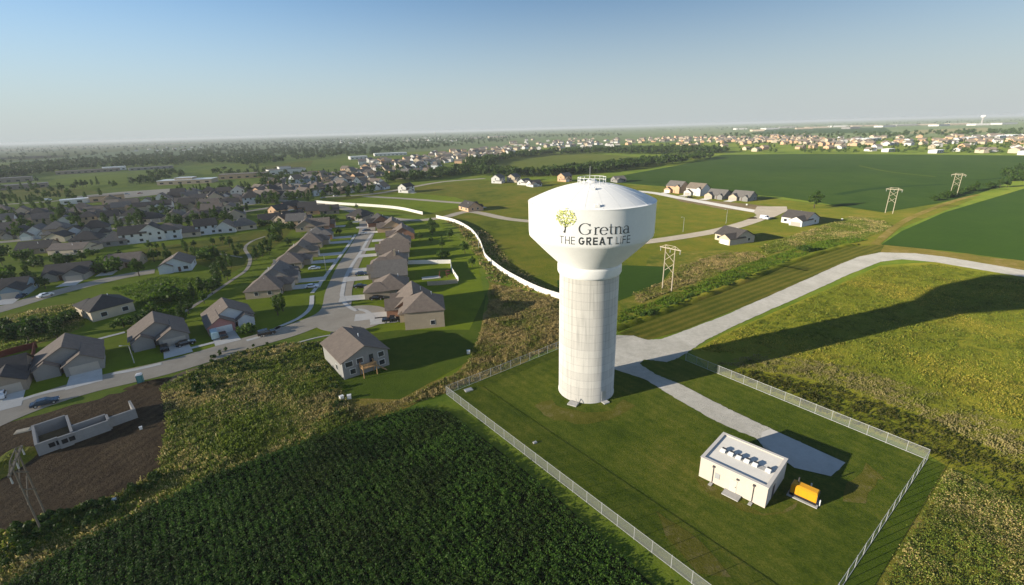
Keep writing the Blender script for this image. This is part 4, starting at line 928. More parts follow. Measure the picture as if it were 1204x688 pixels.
# mid-distance rows
def rowpts(a, b_, nn, jit=0.12):
    pts = []
    for i in range(nn):
        t = (i + .5 + rnd.uniform(-jit, jit)) / nn
        pts.append((a[0] + (b_[0] - a[0]) * t, a[1] + (b_[1] - a[1]) * t + rnd.uniform(-.4, .4)))
    return pts
def midrow(a, b_, nn, ang, where, st=(1, 2), walls=("grey", "tan", "cream", "bluewhite", "white", "cream", "tan"), rms=("dark", "dark", "brown", "brown", "grey"), dims=(12.4, 10.2)):
    for i, (x, y) in enumerate(rowpts(a, b_, nn)):
        s2 = rnd.choice(st); rt = rnd.choice(("gable", "gable", "hip"))
        wc, rmm = rnd.choice(walls), rnd.choice(rms)
        house(x, y, ang + rnd.uniform(-10, 10), f"{ORD[i]} from the left, {wc} house, {where}", "houses " + where, dims[0] * rnd.uniform(.9, 1.1), dims[1] * rnd.uniform(.9, 1.1), 2.9, rnd.choice("xxy"), rt, rnd.uniform(.58, .8), (sd := rnd.choice((-1, 1)), 5.6, 2.6), (-sd, 4.2, 1.5), wc, {"brown": "brown"}.get(rmm, rmm), lod=1, dr=0, storeys=s2, vents=False)
midrow((128, 289), (300, 268), 8, 205, "in the row backing onto the greenbelt", st=(2, 2, 1))
midrow((-5, 280), (130, 277), 6, 25, "in the row behind the back lawns")
midrow((-5, 268), (290, 256), 12, 208, "in the dark row behind the greenbelt houses")
midrow((-5, 255), (180, 250), 8, 28, "in the row before the ball field")
midrow((-5, 262), (150, 256), 7, 28, "in the row between the two dark estate streets")
midrow((150, 262), (285, 251), 6, 28, "in the row just above the greenbelt houses")
midrow((185, 249), (285, 245), 4, 28, "in the short row left of the big cream house")
midrow((120, 243), (330, 238), 10, 210, "in the row below the pale car park")
midrow((205, 233), (340, 228), 8, 210, "in the row beside the long school roof", walls=("cream", "white", "peach", "tan", "blue"))
house(272, 252, 110, "big two storey cream house with a garage wing among dark roofs", None, 14, 11, 2.9, "x", "gable", .5, (1, 6, 3), None, "cream", "brown", lod=1, dr=0, storeys=2)
house(137, 243, 110, "bright cream gabled house by the ball field car park", None, 13, 11, 2.9, "y", "gable", .5, (1, 6, 3), None, "cream", "tanroof", lod=1, dr=0, storeys=1)
PW = ("cream", "white", "peach", "cream", "bluewhite", "tan"); PR = ("brown", "grey", "tanroof", "dark")
midrow((300, 236), (455, 222), 12, 150, "along the pale curving street", walls=PW, rms=PR)
midrow((300, 228), (445, 215), 12, 150, "second row up from the pale curving street", walls=PW, rms=PR)
midrow((315, 219), (440, 208), 9, 150, "third row up from the pale curving street", walls=PW, rms=PR)
midrow((300, 232), (450, 219), 11, 330, "on the far side of the pale curving street", walls=PW, rms=PR)
midrow((330, 214), (430, 204), 9, 330, "in the top row below the leafy grove", walls=PW, rms=PR)
midrow((205, 238), (300, 235), 7, 30, "in the row below the brown and white low building")
midrow((385, 209), (525, 205), 10, 150, "in the row beside the dark wood edge", walls=PW, rms=PR)
midrow((400, 203), (520, 198), 10, 150, "in the row across from the dark wood edge", walls=PW, rms=PR)

# far houses: small, alike
def far_proto(wc, rm_, w_, d_, h_, ax):
    wl, rf = MB(), MB(); gable(wl, rf, 0, 0, w_, d_, h_, ax, .55)
    b_ = MB(); b_.add(wl.v, wl.f, 0); b_.add(rf.v, rf.f, 1)
    me = bpy.data.meshes.new("far_house"); me.from_pydata(b_.v, [], b_.f); me.materials.append(M["s_" + wc]); me.materials.append(M["r_" + rm_])
    me.polygons.foreach_set("material_index", b_.m); me.update(); return me
FP = [far_proto(a, b_, w_, d_, h_, ax) for a, b_, w_, d_, h_, ax in (("cream", "brown", 14, 12, 5.4, "x"), ("white", "grey", 13, 11, 5.6, "y"), ("peach", "tanroof", 15, 12, 5.2, "x"), ("white", "tanroof", 15, 11, 3.4, "x"), ("cream", "grey", 12, 12, 5.4, "y"), ("bluewhite", "dark", 13, 11, 5.2, "x"))]
def inpx(poly, nn, sep):
    P = np.array(poly, float); lo, hi = P.min(0), P.max(0); out = []
    tries = 0
    while len(out) < nn and tries < 20000:
        tries += 1
        q = lo + nrg.random(2) * (hi - lo)
        if not inpoly(q[None], P)[0]: continue
        if any(abs(q[0] - o[0]) < sep and abs(q[1] - o[1]) < sep * .35 for o in out): continue
        out.append(q)
    return out
def fartown(poly, nn, sep, label, group, protos, scl=1.0):
    for q in inpx(poly, nn, sep):
        p = G(*q); o = link("house", FP[rnd.choice(protos)], None, (p[0], p[1], 0), R_(rnd.choice((20, 110, 200, 290, 60)) + rnd.uniform(-12, 12)))
        o.scale = (scl * rnd.uniform(.9, 1.15),) * 2 + (scl * rnd.uniform(.85, 1.1),); tag(o, label, "house", group)
def farmass(poly, nn, label, protos, scl=1.0):
    b_ = MB(); mats = []
    for pi in protos:
        for mm in FP[pi].materials: mats.append(mm)
    for q in inpx(poly, nn, 1.5):
        p = G(*q); i = rnd.randrange(len(protos)); me_ = FP[protos[i]]; t = rnd.uniform(0, 6.28); c, s_ = math.cos(t), math.sin(t); k = scl * rnd.uniform(.85, 1.15)
        vs = [(p[0] + k * (v.co.x * c - v.co.y * s_), p[1] + k * (v.co.x * s_ + v.co.y * c), k * v.co.z) for v in me_.vertices]
        nb = len(b_.v); b_.v += vs
        for f in me_.polygons: b_.f.append(tuple(nb + j for j in f.vertices)); b_.m.append(2 * i + f.material_index)
    tag(b_.build("far_houses", mats), label, "houses", None, "stuff")
fartown([(425, 194), (470, 188), (560, 176), (605, 174), (600, 182), (540, 190), (470, 196)], 30, 4.5, "small pale far-off house in the hillside suburb beyond the dark wood", "far houses on the hillside suburb", (0, 1, 2, 3, 4))
fartown([(150, 180), (180, 174), (235, 172), (240, 177), (200, 181)], 12, 5, "tiny white far-off house in the clearing of the long wood", "far white houses in the wood clearing", (1, 3, 5))
fartown([(735, 166), (800, 164), (960, 162), (960, 178), (900, 179), (800, 173), (740, 172)], 26, 6, "tiny pinkish far-off house in the suburb behind the tree belt", "far houses behind the double tree belt", (2, 0, 4, 2))
fartown([(960, 166), (1204, 163), (1300, 164), (1300, 184), (1204, 181), (1100, 179), (960, 180)], 38, 6, "pale far-off house among trees on the rim of the corn field", "far houses beyond the corn field", (0, 1, 2, 3))
farmass([(735, 163), (960, 159), (960, 170), (800, 168), (735, 168)], 150, "far hazy suburb of many pinkish houses behind the tree belt", (2, 0, 4))
farmass([(960, 163), (1300, 158), (1300, 170), (960, 172)], 110, "far hazy suburb of many pale houses beyond the corn field", (0, 1, 2))
farmass([(600, 165), (730, 163), (735, 172), (680, 176), (600, 180)], 80, "far pale suburb behind the tank and the woods", (0, 1, 3))
farmass([(425, 192), (470, 186), (560, 174), (610, 172), (605, 184), (540, 193), (470, 199), (430, 199)], 120, "crowded pale roofs of the hillside suburb beyond the wood", (0, 1, 2, 3))
farmass([(300, 164), (560, 158), (560, 166), (300, 172)], 60, "scattered pale roofs within the far wood", (1, 3))

# larger far buildings
def slab_building(px, py, ang, L, W, h_, label, wc="white", rm_="grey", name="building", stepped=False):
    p = G(px, py); root = tag(empty(name, (p[0], p[1], 0), R_(ang)), label, "building")
    b_ = MB().box(-L / 2, L / 2, -W / 2, W / 2, 0, h_)
    if stepped: b_.box(-L * .2, L * .12, -W * .3, W * .35, h_, h_ * 1.5)
    b_.build("wall", M["s_" + wc], root)
    r = MB().box(-L / 2 - .3, L / 2 + .3, -W / 2 - .3, W / 2 + .3, h_ + .003, h_ + .35)
    if stepped: r.box(-L * .2 - .3, L * .12 + .3, -W * .3 - .3, W * .35 + .3, h_ * 1.5 + .003, h_ * 1.5 + .3)
    r.build("roof", M["r_" + rm_] if rm_ != "white" else M["white"], root)
    wn = MB(); k = max(3, int(L / 9))
    for i in range(k): wn.box(-L / 2 + (i + .3) * L / k, -L / 2 + (i + .7) * L / k, -W / 2 - .06, -W / 2 + .02, 1.2, min(h_ - .8, 3))
    wn.build("window_band", M["glass"], root)
    return root
slab_building(222, 215.5, 12, 62, 24, 5, "long pale school with a white flat roof beyond the dark houses", "tan", "white", stepped=True)
slab_building(288, 209, 20, 60, 26, 6, "brown and white low building beside the long school", "peach", "tanroof")
slab_building(337, 204, 35, 52, 26, 7, "white school with grey roof steps below the small bright field", "white", "grey", stepped=True)
slab_building(421, 187, 30, 38, 22, 6, "long white shed at the edge of the far wood", "white", "white")
slab_building(459, 182.8, 20, 80, 30, 6, "long flat white store roof before the far wood", "white", "white")
slab_building(20, 222, 40, 60, 22, 5, "long low brown shed at the picture edge by the park", "taupe", "grey")
slab_building(12, 214, 40, 50, 26, 6, "grey roofed low hall behind the brown shed", "taupe", "grey")
slab_building(105, 203, 40, 90, 24, 5, "long brownish low school along the wood edge", "taupe", "brown")
slab_building(135, 200, 40, 36, 24, 6, "small white roofed hall on the wood edge", "white", "white")
slab_building(178, 199, 40, 70, 24, 4, "long grey bleacher building on the wood edge", "grey", "grey")
slab_building(102, 238, 40, 36, 12, 4, "low white pavilion beside the ball field", "white", "white")
slab_building(127, 236, 40, 26, 14, 5, "pink walled clubhouse beside the ball field", "peach", "tanroof")
for i, (x, y, L) in enumerate(((905, 152.5, 110), (925, 150.5, 120), (960, 150.8, 150), (985, 149.5, 130), (1015, 148.8, 170), (1040, 149.6, 120), (1062, 148.2, 160), (1085, 147.5, 150), (1104, 148.4, 110), (1125, 147, 120), (1180, 146.5, 140), (560, 163, 90), (585, 162, 130), (870, 152.5, 90), (945, 152, 100), (1150, 147.6, 90), (1000, 151.6, 80), (890, 154.5, 70))):
    slab_building(x, y, rnd.uniform(-20, 20), L, 60, 11, f"{ORD[i]} of the long white warehouse roofs along the hazy horizon", ("white", "grey", "cream", "white", "tan")[i % 5], ("white", "grey", "tanroof")[i % 3], name="warehouse")
for x, y, L, lab in ((1135, 165.5, 60, "white shed by the pale stubble field"), (1172, 163, 45, "small white barn near the hazy field edge"), (1186, 162, 60, "white domed roof hall near the hazy field edge"), (1018, 166, 80, "long white roof in the trees behind the pale suburb"), (1044, 178.5, 24, "small white house front at the rim of the corn field"), (1100, 180, 26, "long white shed standing on the rim of the corn field"), (1205, 182, 24, "white shed at the picture edge by the corn field")):
    slab_building(x, y, 30, L, L * .45, 5 if L < 40 else 7, lab, "white", "white")
def far_tower(x, y, hh, label):
    p = G(x, y); t_ = tag(empty("water_tower", (p[0], p[1], 0)), label, "water tower")
    k = hh / 45
    MB().lathe([(4 * k, 0), (4 * k, 32 * k)], 24).build("column", M["conc"], t_, smooth=True)
    MB().lathe([(4 * k, 31 * k), (11 * k, 36 * k), (11.5 * k, 41 * k), (8 * k, 44 * k), (.1, 45 * k)], 24).build("tank", M["white"], t_, smooth=True)
far_tower(512, 160.5, 48, "small distant white water tower above the far wood")
far_tower(1154, 146, 60, "faint distant water tower on the right horizon")

# ---------------------------------------------------------------- white fences
def vinyl(px, label, hgt=2.1, group="white boundary fences", mat="vinyl", name="white_fence", cat="fence"):
    P = smooth_line([G(*p) for p in px], 8); o0 = P[0]
    root = tag(empty(name, (o0[0], o0[1], 0)), label, cat, group)
    pn, rl = MB(), MB()
    for a, b_ in zip(P, P[1:]):
        d = (b_ - a); L = np.hypot(*d)
        if L < .05: continue
        nn = np.array([-d[1], d[0]]) / L
        for mb, t, z0, z1 in ((pn, .05, .05, hgt - .12), (rl, .09, hgt - .12, hgt)):
            q = [a - o0 + nn * t, b_ - o0 + nn * t, b_ - o0 - nn * t, a - o0 - nn * t]
            mb.add([(*v, z0) for v in q] + [(*v, z1) for v in q], [(0, 1, 5, 4), (2, 3, 7, 6), (4, 5, 6, 7), (1, 2, 6, 5), (3, 0, 4, 7)])
    pn.build("panel", M[mat], root); rl.build("rail", M[mat], root)
    tot = sum(np.hypot(*(b_ - a)) for a, b_ in zip(P, P[1:])); k = min(60, max(2, int(tot / 4)))
    idx = np.linspace(0, len(P) - 1, k)
    for t in idx:
        i = min(int(t), len(P) - 2); p = P[i] + (P[i + 1] - P[i]) * (t - i) - o0
        MB().box(p[0] - .1, p[0] + .1, p[1] - .1, p[1] + .1, 0, hgt + .12).build("post", M[mat], root)
vinyl([(371, 238.5), (400, 241), (440, 243.5), (470, 246.5), (497, 252.5)], "first length of white fence beside the estate entrance road")
vinyl([(513, 256.5), (535, 262), (553, 272), (563, 284), (568, 296), (572, 305), (590, 320), (612, 333), (635, 344), (662, 353)], "long curving white fence behind the straw field up to the tower")
vinyl([(476, 311), (500, 310.5), (530, 310)], "straight white garden fence behind the fourth shadowed garden", 1.8, "white garden fences")
vinyl([(530, 310), (531, 318), (535, 325), (539, 331)], "short white fence closing the garden with the play area", 1.8, "white garden fences")
vinyl([(503, 336), (520, 335), (538, 333)], "grey garden fence along the play area", 1.6, "white garden fences", "woodpale", "garden_fence")
vinyl([(0, 421), (20, 415), (44, 409)], "dark red board fence behind the grey house garden", 1.8, None, "redfence", "board_fence")
vinyl([(42, 410), (40, 424)], "short dark red board fence at the side of the garden", 1.8, None, "redfence", "board_fence")

# ---------------------------------------------------------------- pylons and lamps
LD = math.atan2(*(G(1048, 250) - G(783, 340))[::-1])
def pylon(px, py, hh, label, mat="woodpale", k=1.0):
    p = G(px, py); r = tag(empty("power_pylon", (p[0], p[1], 0), LD + R_(90)), label, "power pylon", "wooden power pylons in a line")
    w_ = 1.9
    for s in (-1, 1): MB().bar((s * w_, 0, 0), (s * w_, 0, hh), .2 * k, .14 * k, 8).build("pole", M[mat], r)
    ca = MB(); z = hh - 1.2
    ca.box(-4.2, 4.2, -.14, .14, z, z + .3); ca.bar((-4.1, 0, z + .1), (-w_, 0, hh), .07); ca.bar((4.1, 0, z + .1), (w_, 0, hh), .07); ca.bar((-w_, 0, hh), (w_, 0, hh), .07); ca.bar((-w_, 0, hh), (0, 0, z + .2), .06); ca.bar((w_, 0, hh), (0, 0, z + .2), .06)
    ca.build("crossarm", M[mat], r)
    br_ = MB()
    for z0, z1 in ((hh * .42, hh * .62), (hh * .66, hh * .86)):
        br_.bar((-w_, .16, z0), (w_, .16, z1), .09); br_.bar((-w_, -.16, z1), (w_, -.16, z0), .09)
    br_.build("cross_brace", M[mat], r)
    for x in (-3.9, 0, 3.9): MB().bar((x, 0, z - 1.2), (x, 0, z), .12, .07, 8).build("insulator", M["galv"], r)
pylon(784, 341, 16.0, "pale wooden pylon standing close behind the tower")
pylon(1045, 251, 15.5, "pale wooden pylon at the corner of the broad corn field")
pylon(1121, 229, 15.5, "pale wooden pylon farthest along the field track")
pylon(53, 618, 13.0, "dark leaning-looking wooden pylon on the edge of the bare dirt lot", "wooddark", .7)
def lamp(px, py, hh, label):
    p = G(px, py); r = tag(empty("street_lamp", (p[0], p[1], 0)), label, "street lamp", "street lamps")
    MB().bar((0, 0, 0), (0, 0, hh), .11, .07, 8).build("pole", M["galv"], r)
    MB().bar((0, 0, hh), (-1.4, -.5, hh + .3), .05).build("arm", M["galv"], r)
    MB().box(-1.9, -1.3, -.7, -.4, hh + .2, hh + .36).build("lamp_head", M["galv"], r)
for x, y, lab in ((803, 273, "slim street lamp on the meadow just behind the tank"), (853.5, 263, "slim street lamp by the new street near the beige house"), (384, 321, "slim street lamp among the shaded driveways"), (158, 427, "slim street lamp on the lawn of the twin-gable house"), (563, 292, "thin post on the meadow by the white fence")):
    lamp(x, y, 8.0 if x > 200 else 5.0, lab)

# ---------------------------------------------------------------- cars
def car_proto(kind, paint, label, px, py, ang, name="parked_car"):
    p = G(px, py); r = tag(empty(name, (p[0], p[1], ZS + .05), R_(ang)), label, "pickup truck" if kind == "pickup" else "van" if kind == "van" else "car", "parked cars")
    pm = M.setdefault("car_" + paint, pmat(paint + "_car_paint", {"black": (.012, .012, .014), "navy": (.03, .05, .09), "white": (.75, .76, .78), "silver": (.42, .44, .46), "teal": (.40, .55, .58), "red": (.30, .03, .03), "pale": (.5, .56, .62)}[paint], .25, .05, 1, spec=.6))
    if kind == "sedan": L, W, prof, win = 4.8, 1.85, [(-2.4, .35), (-2.4, .85), (-1.75, .98), (-1.15, 1.42), (.35, 1.45), (1.05, .98), (2.3, .80), (2.4, .35)], (-1.55, 1.0, .95, 1.38)
    elif kind == "suv": L, W, prof, win = 4.9, 1.95, [(-2.4, .4), (-2.4, 1.1), (-2.15, 1.72), (.3, 1.75), (.95, 1.12), (2.3, 1.0), (2.42, .4)], (-2.1, .85, 1.12, 1.66)
    elif kind == "pickup": L, W, prof, win = 5.7, 2.0, [(-2.85, .5), (-2.85, 1.1), (-.75, 1.1), (-.55, 1.8), (.75, 1.82), (1.25, 1.18), (2.75, 1.05), (2.85, .5)], (-.5, 1.15, 1.18, 1.74)
    else: L, W, prof, win = 5.4, 2.05, [(-2.6, .4), (-2.6, 2.25), (1.2, 2.3), (2.0, 1.35), (2.65, 1.15), (2.7, .4)], (.4, 1.85, 1.35, 2.1)
    b_ = MB(); k = len(prof); top = max(z for _, z in prof)
    hwid = lambda z: W / 2 * (1 if z < top * .7 else .82)
    b_.add([(x, -hwid(z), z) for x, z in prof] + [(x, hwid(z), z) for x, z in prof], [tuple(range(k)), tuple(range(2 * k - 1, k - 1, -1))] + [(i, i + k, (i + 1) % k + k, (i + 1) % k) for i in range(k)])
    if kind == "pickup": b_.box(-2.7, -.85, -.8, .8, 1.1, 1.12)
    b_.build("body", pm, r)
    x0, x1, z0, z1 = win; wn = MB()
    for s in (-1, 1):
        ya, yb = s * (W / 2 * .99), s * (W / 2 * .84); q = [(x0 + .05, ya, z0), (x1 - .05, ya, z0), (x1 - .55, yb, z1), (x0 + .35, yb, z1)]
        wn.add([(x, y + s * .03, z) for x, y, z in q], [(0, 1, 2, 3) if s < 0 else (3, 2, 1, 0)])
    wn.build("side_window", M["glass"], r)
    fr = [i for i in range(k - 1) if prof[i][1] > prof[i + 1][1] + .2 and prof[i][0] > -1][0]
    (xa, za), (xb, zb) = prof[fr], prof[fr + 1]
    MB().add([(xa + .08, -W * .36, za - .04), (xb + .02, -W * .42, zb + .06), (xb + .02, W * .42, zb + .06), (xa + .08, W * .36, za - .04)], [(0, 1, 2, 3)]).build("windscreen", M["glass"], r)
    for sx in (-.31, .31):
        for s in (-1, 1):
            wh = MB(); wh.bar((sx * L, s * (W / 2 - .2), .34), (sx * L, s * (W / 2 + .02), .34), .36, k=14); o = wh.build("wheel", M["black"], r)
            MB().bar((sx * L, s * (W / 2 + .02), .34), (sx * L, s * (W / 2 + .035), .34), .2, k=10).build("hub", M["galv"], o)
    for s in (-1, 1): MB().box(L / 2 - .06, L / 2 + .02, s * W * .34 - .18, s * W * .34 + .18, .62, .78).build("headlight", M["white"], r)
    return r
CL = [("sedan", "navy", 54, 476, 38, "dark blue sedan parked on the lower street by the dirt lot"), ("suv", "black", 314, 394, 35, "black car parked at the kerb near the pink-gable house"),
      ("sedan", "white", 54, 349, 70, "white sedan parked on the side street"), ("pickup", "black", 461, 378.5, 10, "black pickup on the driveway of the end house"),
      ("sedan", "black", 443, 352.5, 8, "black car on the driveway of the dormered brick house"), ("sedan", "black", 424, 338.5, 8, "black car on the driveway two houses beyond the dormers"),
      ("sedan", "navy", 425, 323.5, 8, "dark car on the driveway three houses beyond the dormers"), ("van", "teal", 253, 397, 128, "pale teal van by the white garage of the pink-gable house"),
      ("suv", "black", 263, 397, 128, "black car squeezed beside the pale teal van"), ("suv", "black", 194, 412, 128, "black car under the garage of the twin-gable house"),
      ("sedan", "black", 219, 406, 40, "dark car with a pale trailer bar on the twin-gable driveway"), ("sedan", "white", 367, 338.5, 12, "white car in the shade on the second driveway left"),
      ("sedan", "pale", 370, 317, 12, "pale car in the shade on a driveway farther up"), ("sedan", "pale", 2, 467, 128, "pale blue car at the picture edge driveway"),
      ("sedan", "navy", 26, 350, 115, "dark car before the garage of the blue grey house"), ("pickup", "silver", 127, 317, 30, "silver pickup beside the tan gabled house"),
      ("van", "white", 899, 258, -60, "white van near the turning head of the new street"), ("sedan", "black", 811, 233, 35, "black car before the second of the four new houses"),
      ("sedan", "navy", 431, 272, 30, "dark car at the far bend of the main street"), ("sedan", "silver", 427, 276, 10, "silver car on the far end of the main street"), ("sedan", "silver", 380, 233.5, 45, "silver car on the entrance road near the white fence tip"),
      ("sedan", "white", 395, 231, 50, "white car on the entrance road among pale roofs"), ("van", "white", 57, 236, 20, "white van on the through road by the ball field"), ("suv", "silver", 150, 229, 30, "silver car in the pale car park"), ("sedan", "red", 165, 228, 30, "red car in the pale car park")]
for k_, pt, x, y, a, lab in CL: car_proto(k_, pt, lab, x, y, a)

# ---------------------------------------------------------------- the new foundation
F0, F1, F3 = G(46, 537), G(96.5, 520), G(42, 525)
fa = math.atan2(*(G(131, 506) - F0)[::-1]); fd = tag(empty("house_foundation", (F0[0], F0[1], 0), fa), "roofless new concrete basement walls on the bare dirt lot", "foundation")
m_fd = pmat("green_concrete", (.27, .265, .255), .9, .12, .6, bump=.2)
FLn = np.hypot(*(G(131, 506) - F0)); T = .42; FHh = 2.5
def wallseg(x0, y0, x1, y1, h_, nm="wall"):
    mb = MB()
    if abs(x1 - x0) > abs(y1 - y0): mb.box(x0, x1, y0, y0 + T, 0, h_)
    else: mb.box(x0, x0 + T, y0, y1, 0, h_)
    return mb.build(nm, m_fd, fd)
n1 = FLn * .47
wq = wallseg(0, 0, n1 * .62, 0, FHh); wallseg(n1 * .62, -.35, n1, -.35, FHh)
wallseg(n1, -.02, FLn, 0, FHh - .2); wallseg(0, T, 0, 8.8, FHh); wallseg(0, 8.8, n1, 8.8, FHh); wallseg(n1 - .02, T, n1, 8.75, FHh); wallseg(n1 + .35, 3.0, FLn, 3.0, FHh - .1); wallseg(FLn - .1, T, FLn, 3.0, FHh - .15)
wallseg(FLn + .25, 1.2, FLn + 4.2, 1.2, FHh - .3); wallseg(FLn + 4.2, 1.2, FLn + 4.2, 6.2, FHh - .3)
MB().box(T + .02, n1 - .05, T + .02, 8.75, .02, .1).build("floor_slab", M["mud"], fd)
for x0 in (1.7, 2.75, n1 * .70, n1 * .70 + 1.05): MB().box(x0, x0 + .85, -.40 if x0 > n1 * .6 else -.04, (-.40 if x0 > n1 * .6 else -.04) + .04, .95, 1.85).build("window", M["black"], fd)
p = G(28, 507); o = tag(MB().box(-1.3, 1.3, -.8, .8, 0, .12).box(-1.1, .9, -.6, .7, .12, .2).build("plywood_sheet", M["woodpale"], None, (p[0], p[1], .08), .5), "pale sheets of plywood lying on the dirt lot", "plywood")
p = G(166, 450); pt = tag(empty("portable_toilet", (p[0], p[1], .06), .5), "teal portable toilet with a white roof beside the dirt pile", "portable toilet")
MB().box(-.6, .6, -.6, .6, 0, 2.1).build("cabin", pmat("teal_plastic", (.05, .20, .20), .5, .05), pt); MB().add([(-.66, -.66, 2.1), (.66, -.66, 2.1), (.66, .66, 2.1), (-.66, .66, 2.1), (-.4, -.4, 2.4), (.4, -.4, 2.4), (.4, .4, 2.4), (-.4, .4, 2.4)], [(0, 1, 5, 4), (1, 2, 6, 5), (2, 3, 7, 6), (3, 0, 4, 7), (4, 5, 6, 7), (3, 2, 1, 0)]).build("roof", M["white"], pt); MB().box(-.42, .42, -.64, -.6, .1, 1.9).build("door", pmat("pale_teal_door", (.10, .28, .27), .5, .05), pt)
def mound(px, py, rx, ry, h_, a, label, mat="dirt", cat="earth pile", name="earth_pile"):
    p = G(px, py); b_ = MB(); k, rg = 28, 7; vs = [(0, 0, h_)]
    for j in range(1, rg + 1):
        for i in range(k):
            t = 2 * math.pi * i / k; r = j / rg * (1 + .16 * math.sin(3 * t + h_ * 7) + rnd.uniform(-.06, .06)); z = h_ * max(0, (1 - (j / rg) ** 1.6)) * rnd.uniform(.75, 1.15)
            vs.append((rx * r * math.cos(t), ry * r * math.sin(t), z if j < rg else -.02))
    fs = [(0, 1 + i, 1 + (i + 1) % k) for i in range(k)] + [(1 + (j - 1) * k + i, 1 + j * k + i, 1 + j * k + (i + 1) % k, 1 + (j - 1) * k + (i + 1) % k) for j in range(1, rg) for i in range(k)]
    return tag(b_.add(vs, fs).build(name, M[mat], None, (p[0], p[1], .06), R_(a), smooth=False), label, cat)
mound(176, 452, 4.5, 1.8, .8, 30, "low dark earth pile by the portable toilet")
mound(118, 497, 3.6, 2.2, 1.0, 35, "earth heaped inside the unfinished foundation")
mound(12, 545, 3.0, 6.0, 1.0, 20, "weedy earth pile at the edge of the dirt lot", "weed")
mound(885, 257, 4, 1.6, .8, 20, "dark earth bank along the new kerb bend", "dirt")
for (x, y), lab in (((402, 470), "white utility box on the edge of the weeds"), ((411, 469), "pale utility cabinet beside the white box"), ((551, 416), "white marker box on the mown lawn edge"), ((878, 241.5), "small peach site box by the concrete street"), ((990, 259), "white marker box in the meadow beside the corn"), ((166, 505), "white litter sack on the edge of the weeds"), ((135, 590), "small pale bag on the edge of the dirt lot")):
    p = G(x, y); o = tag(empty("utility_box", (p[0], p[1], .05), rnd.uniform(0, 1)), lab, "utility box")
    k_ = .5 if x < 200 else .8
    MB().box(-.5 * k_, .5 * k_, -.4 * k_, .4 * k_, 0, 1.1 * k_).build("cabinet", M["vinyl"], o); MB().box(-.56 * k_, .56 * k_, -.46 * k_, .46 * k_, 1.1 * k_, 1.2 * k_).build("lid", M["white"], o)
for (x, y), lab in (((391, 396), "dark wheeled bin at the kerb by the solitary house"), ((396, 394.5), "second dark wheeled bin at the kerb")):
    p = G(x, y); o = tag(empty("wheeled_bin", (p[0], p[1], .1)), lab, "bin", "wheeled bins at the kerb")
    MB().add([(-.28, -.3, .1), (.28, -.3, .1), (.28, .3, .1), (-.28, .3, .1), (-.36, -.4, 1.05), (.36, -.4, 1.05), (.36, .4, 1.05), (-.36, .4, 1.05)], [(0, 3, 2, 1), (4, 5, 6, 7), (0, 1, 5, 4), (1, 2, 6, 5), (2, 3, 7, 6), (3, 0, 4, 7)]).build("body", M["black"], o)
    MB().box(-.4, .4, -.45, .45, 1.05, 1.14).build("lid", M["dark"], o)
p = G(521, 326); o = tag(empty("playset", (p[0], p[1], 0), .3), "red brown timber playset in the fenced garden", "playset")
fr_ = MB()
for x in (-1.5, 1.5):
    for y in (-1, 1): fr_.bar((x, y, 0), (x * .8, 0, 2.6), .09)
fr_.bar((-1.5, 0, 2.6), (1.5, 0, 2.6), .09); fr_.build("frame", M["redfence"], o); MB().box(1.5, 2.9, -.7, .7, 1.2, 1.35).box(1.5, 2.9, -.7, .7, 2.4, 2.5).build("platform", M["redfence"], o); MB().box(-.6, -.2, -.2, .2, .5, .56).build("swing_seat", M["black"], o)
p = G(507, 327); tag(MB().box(-3.6, 3.6, -1.6, 1.6, 0, .25).build("patio", M["drive"], None, (p[0], p[1], .06), .25), "pale concrete patio in the fenced garden", "patio", None, "structure")

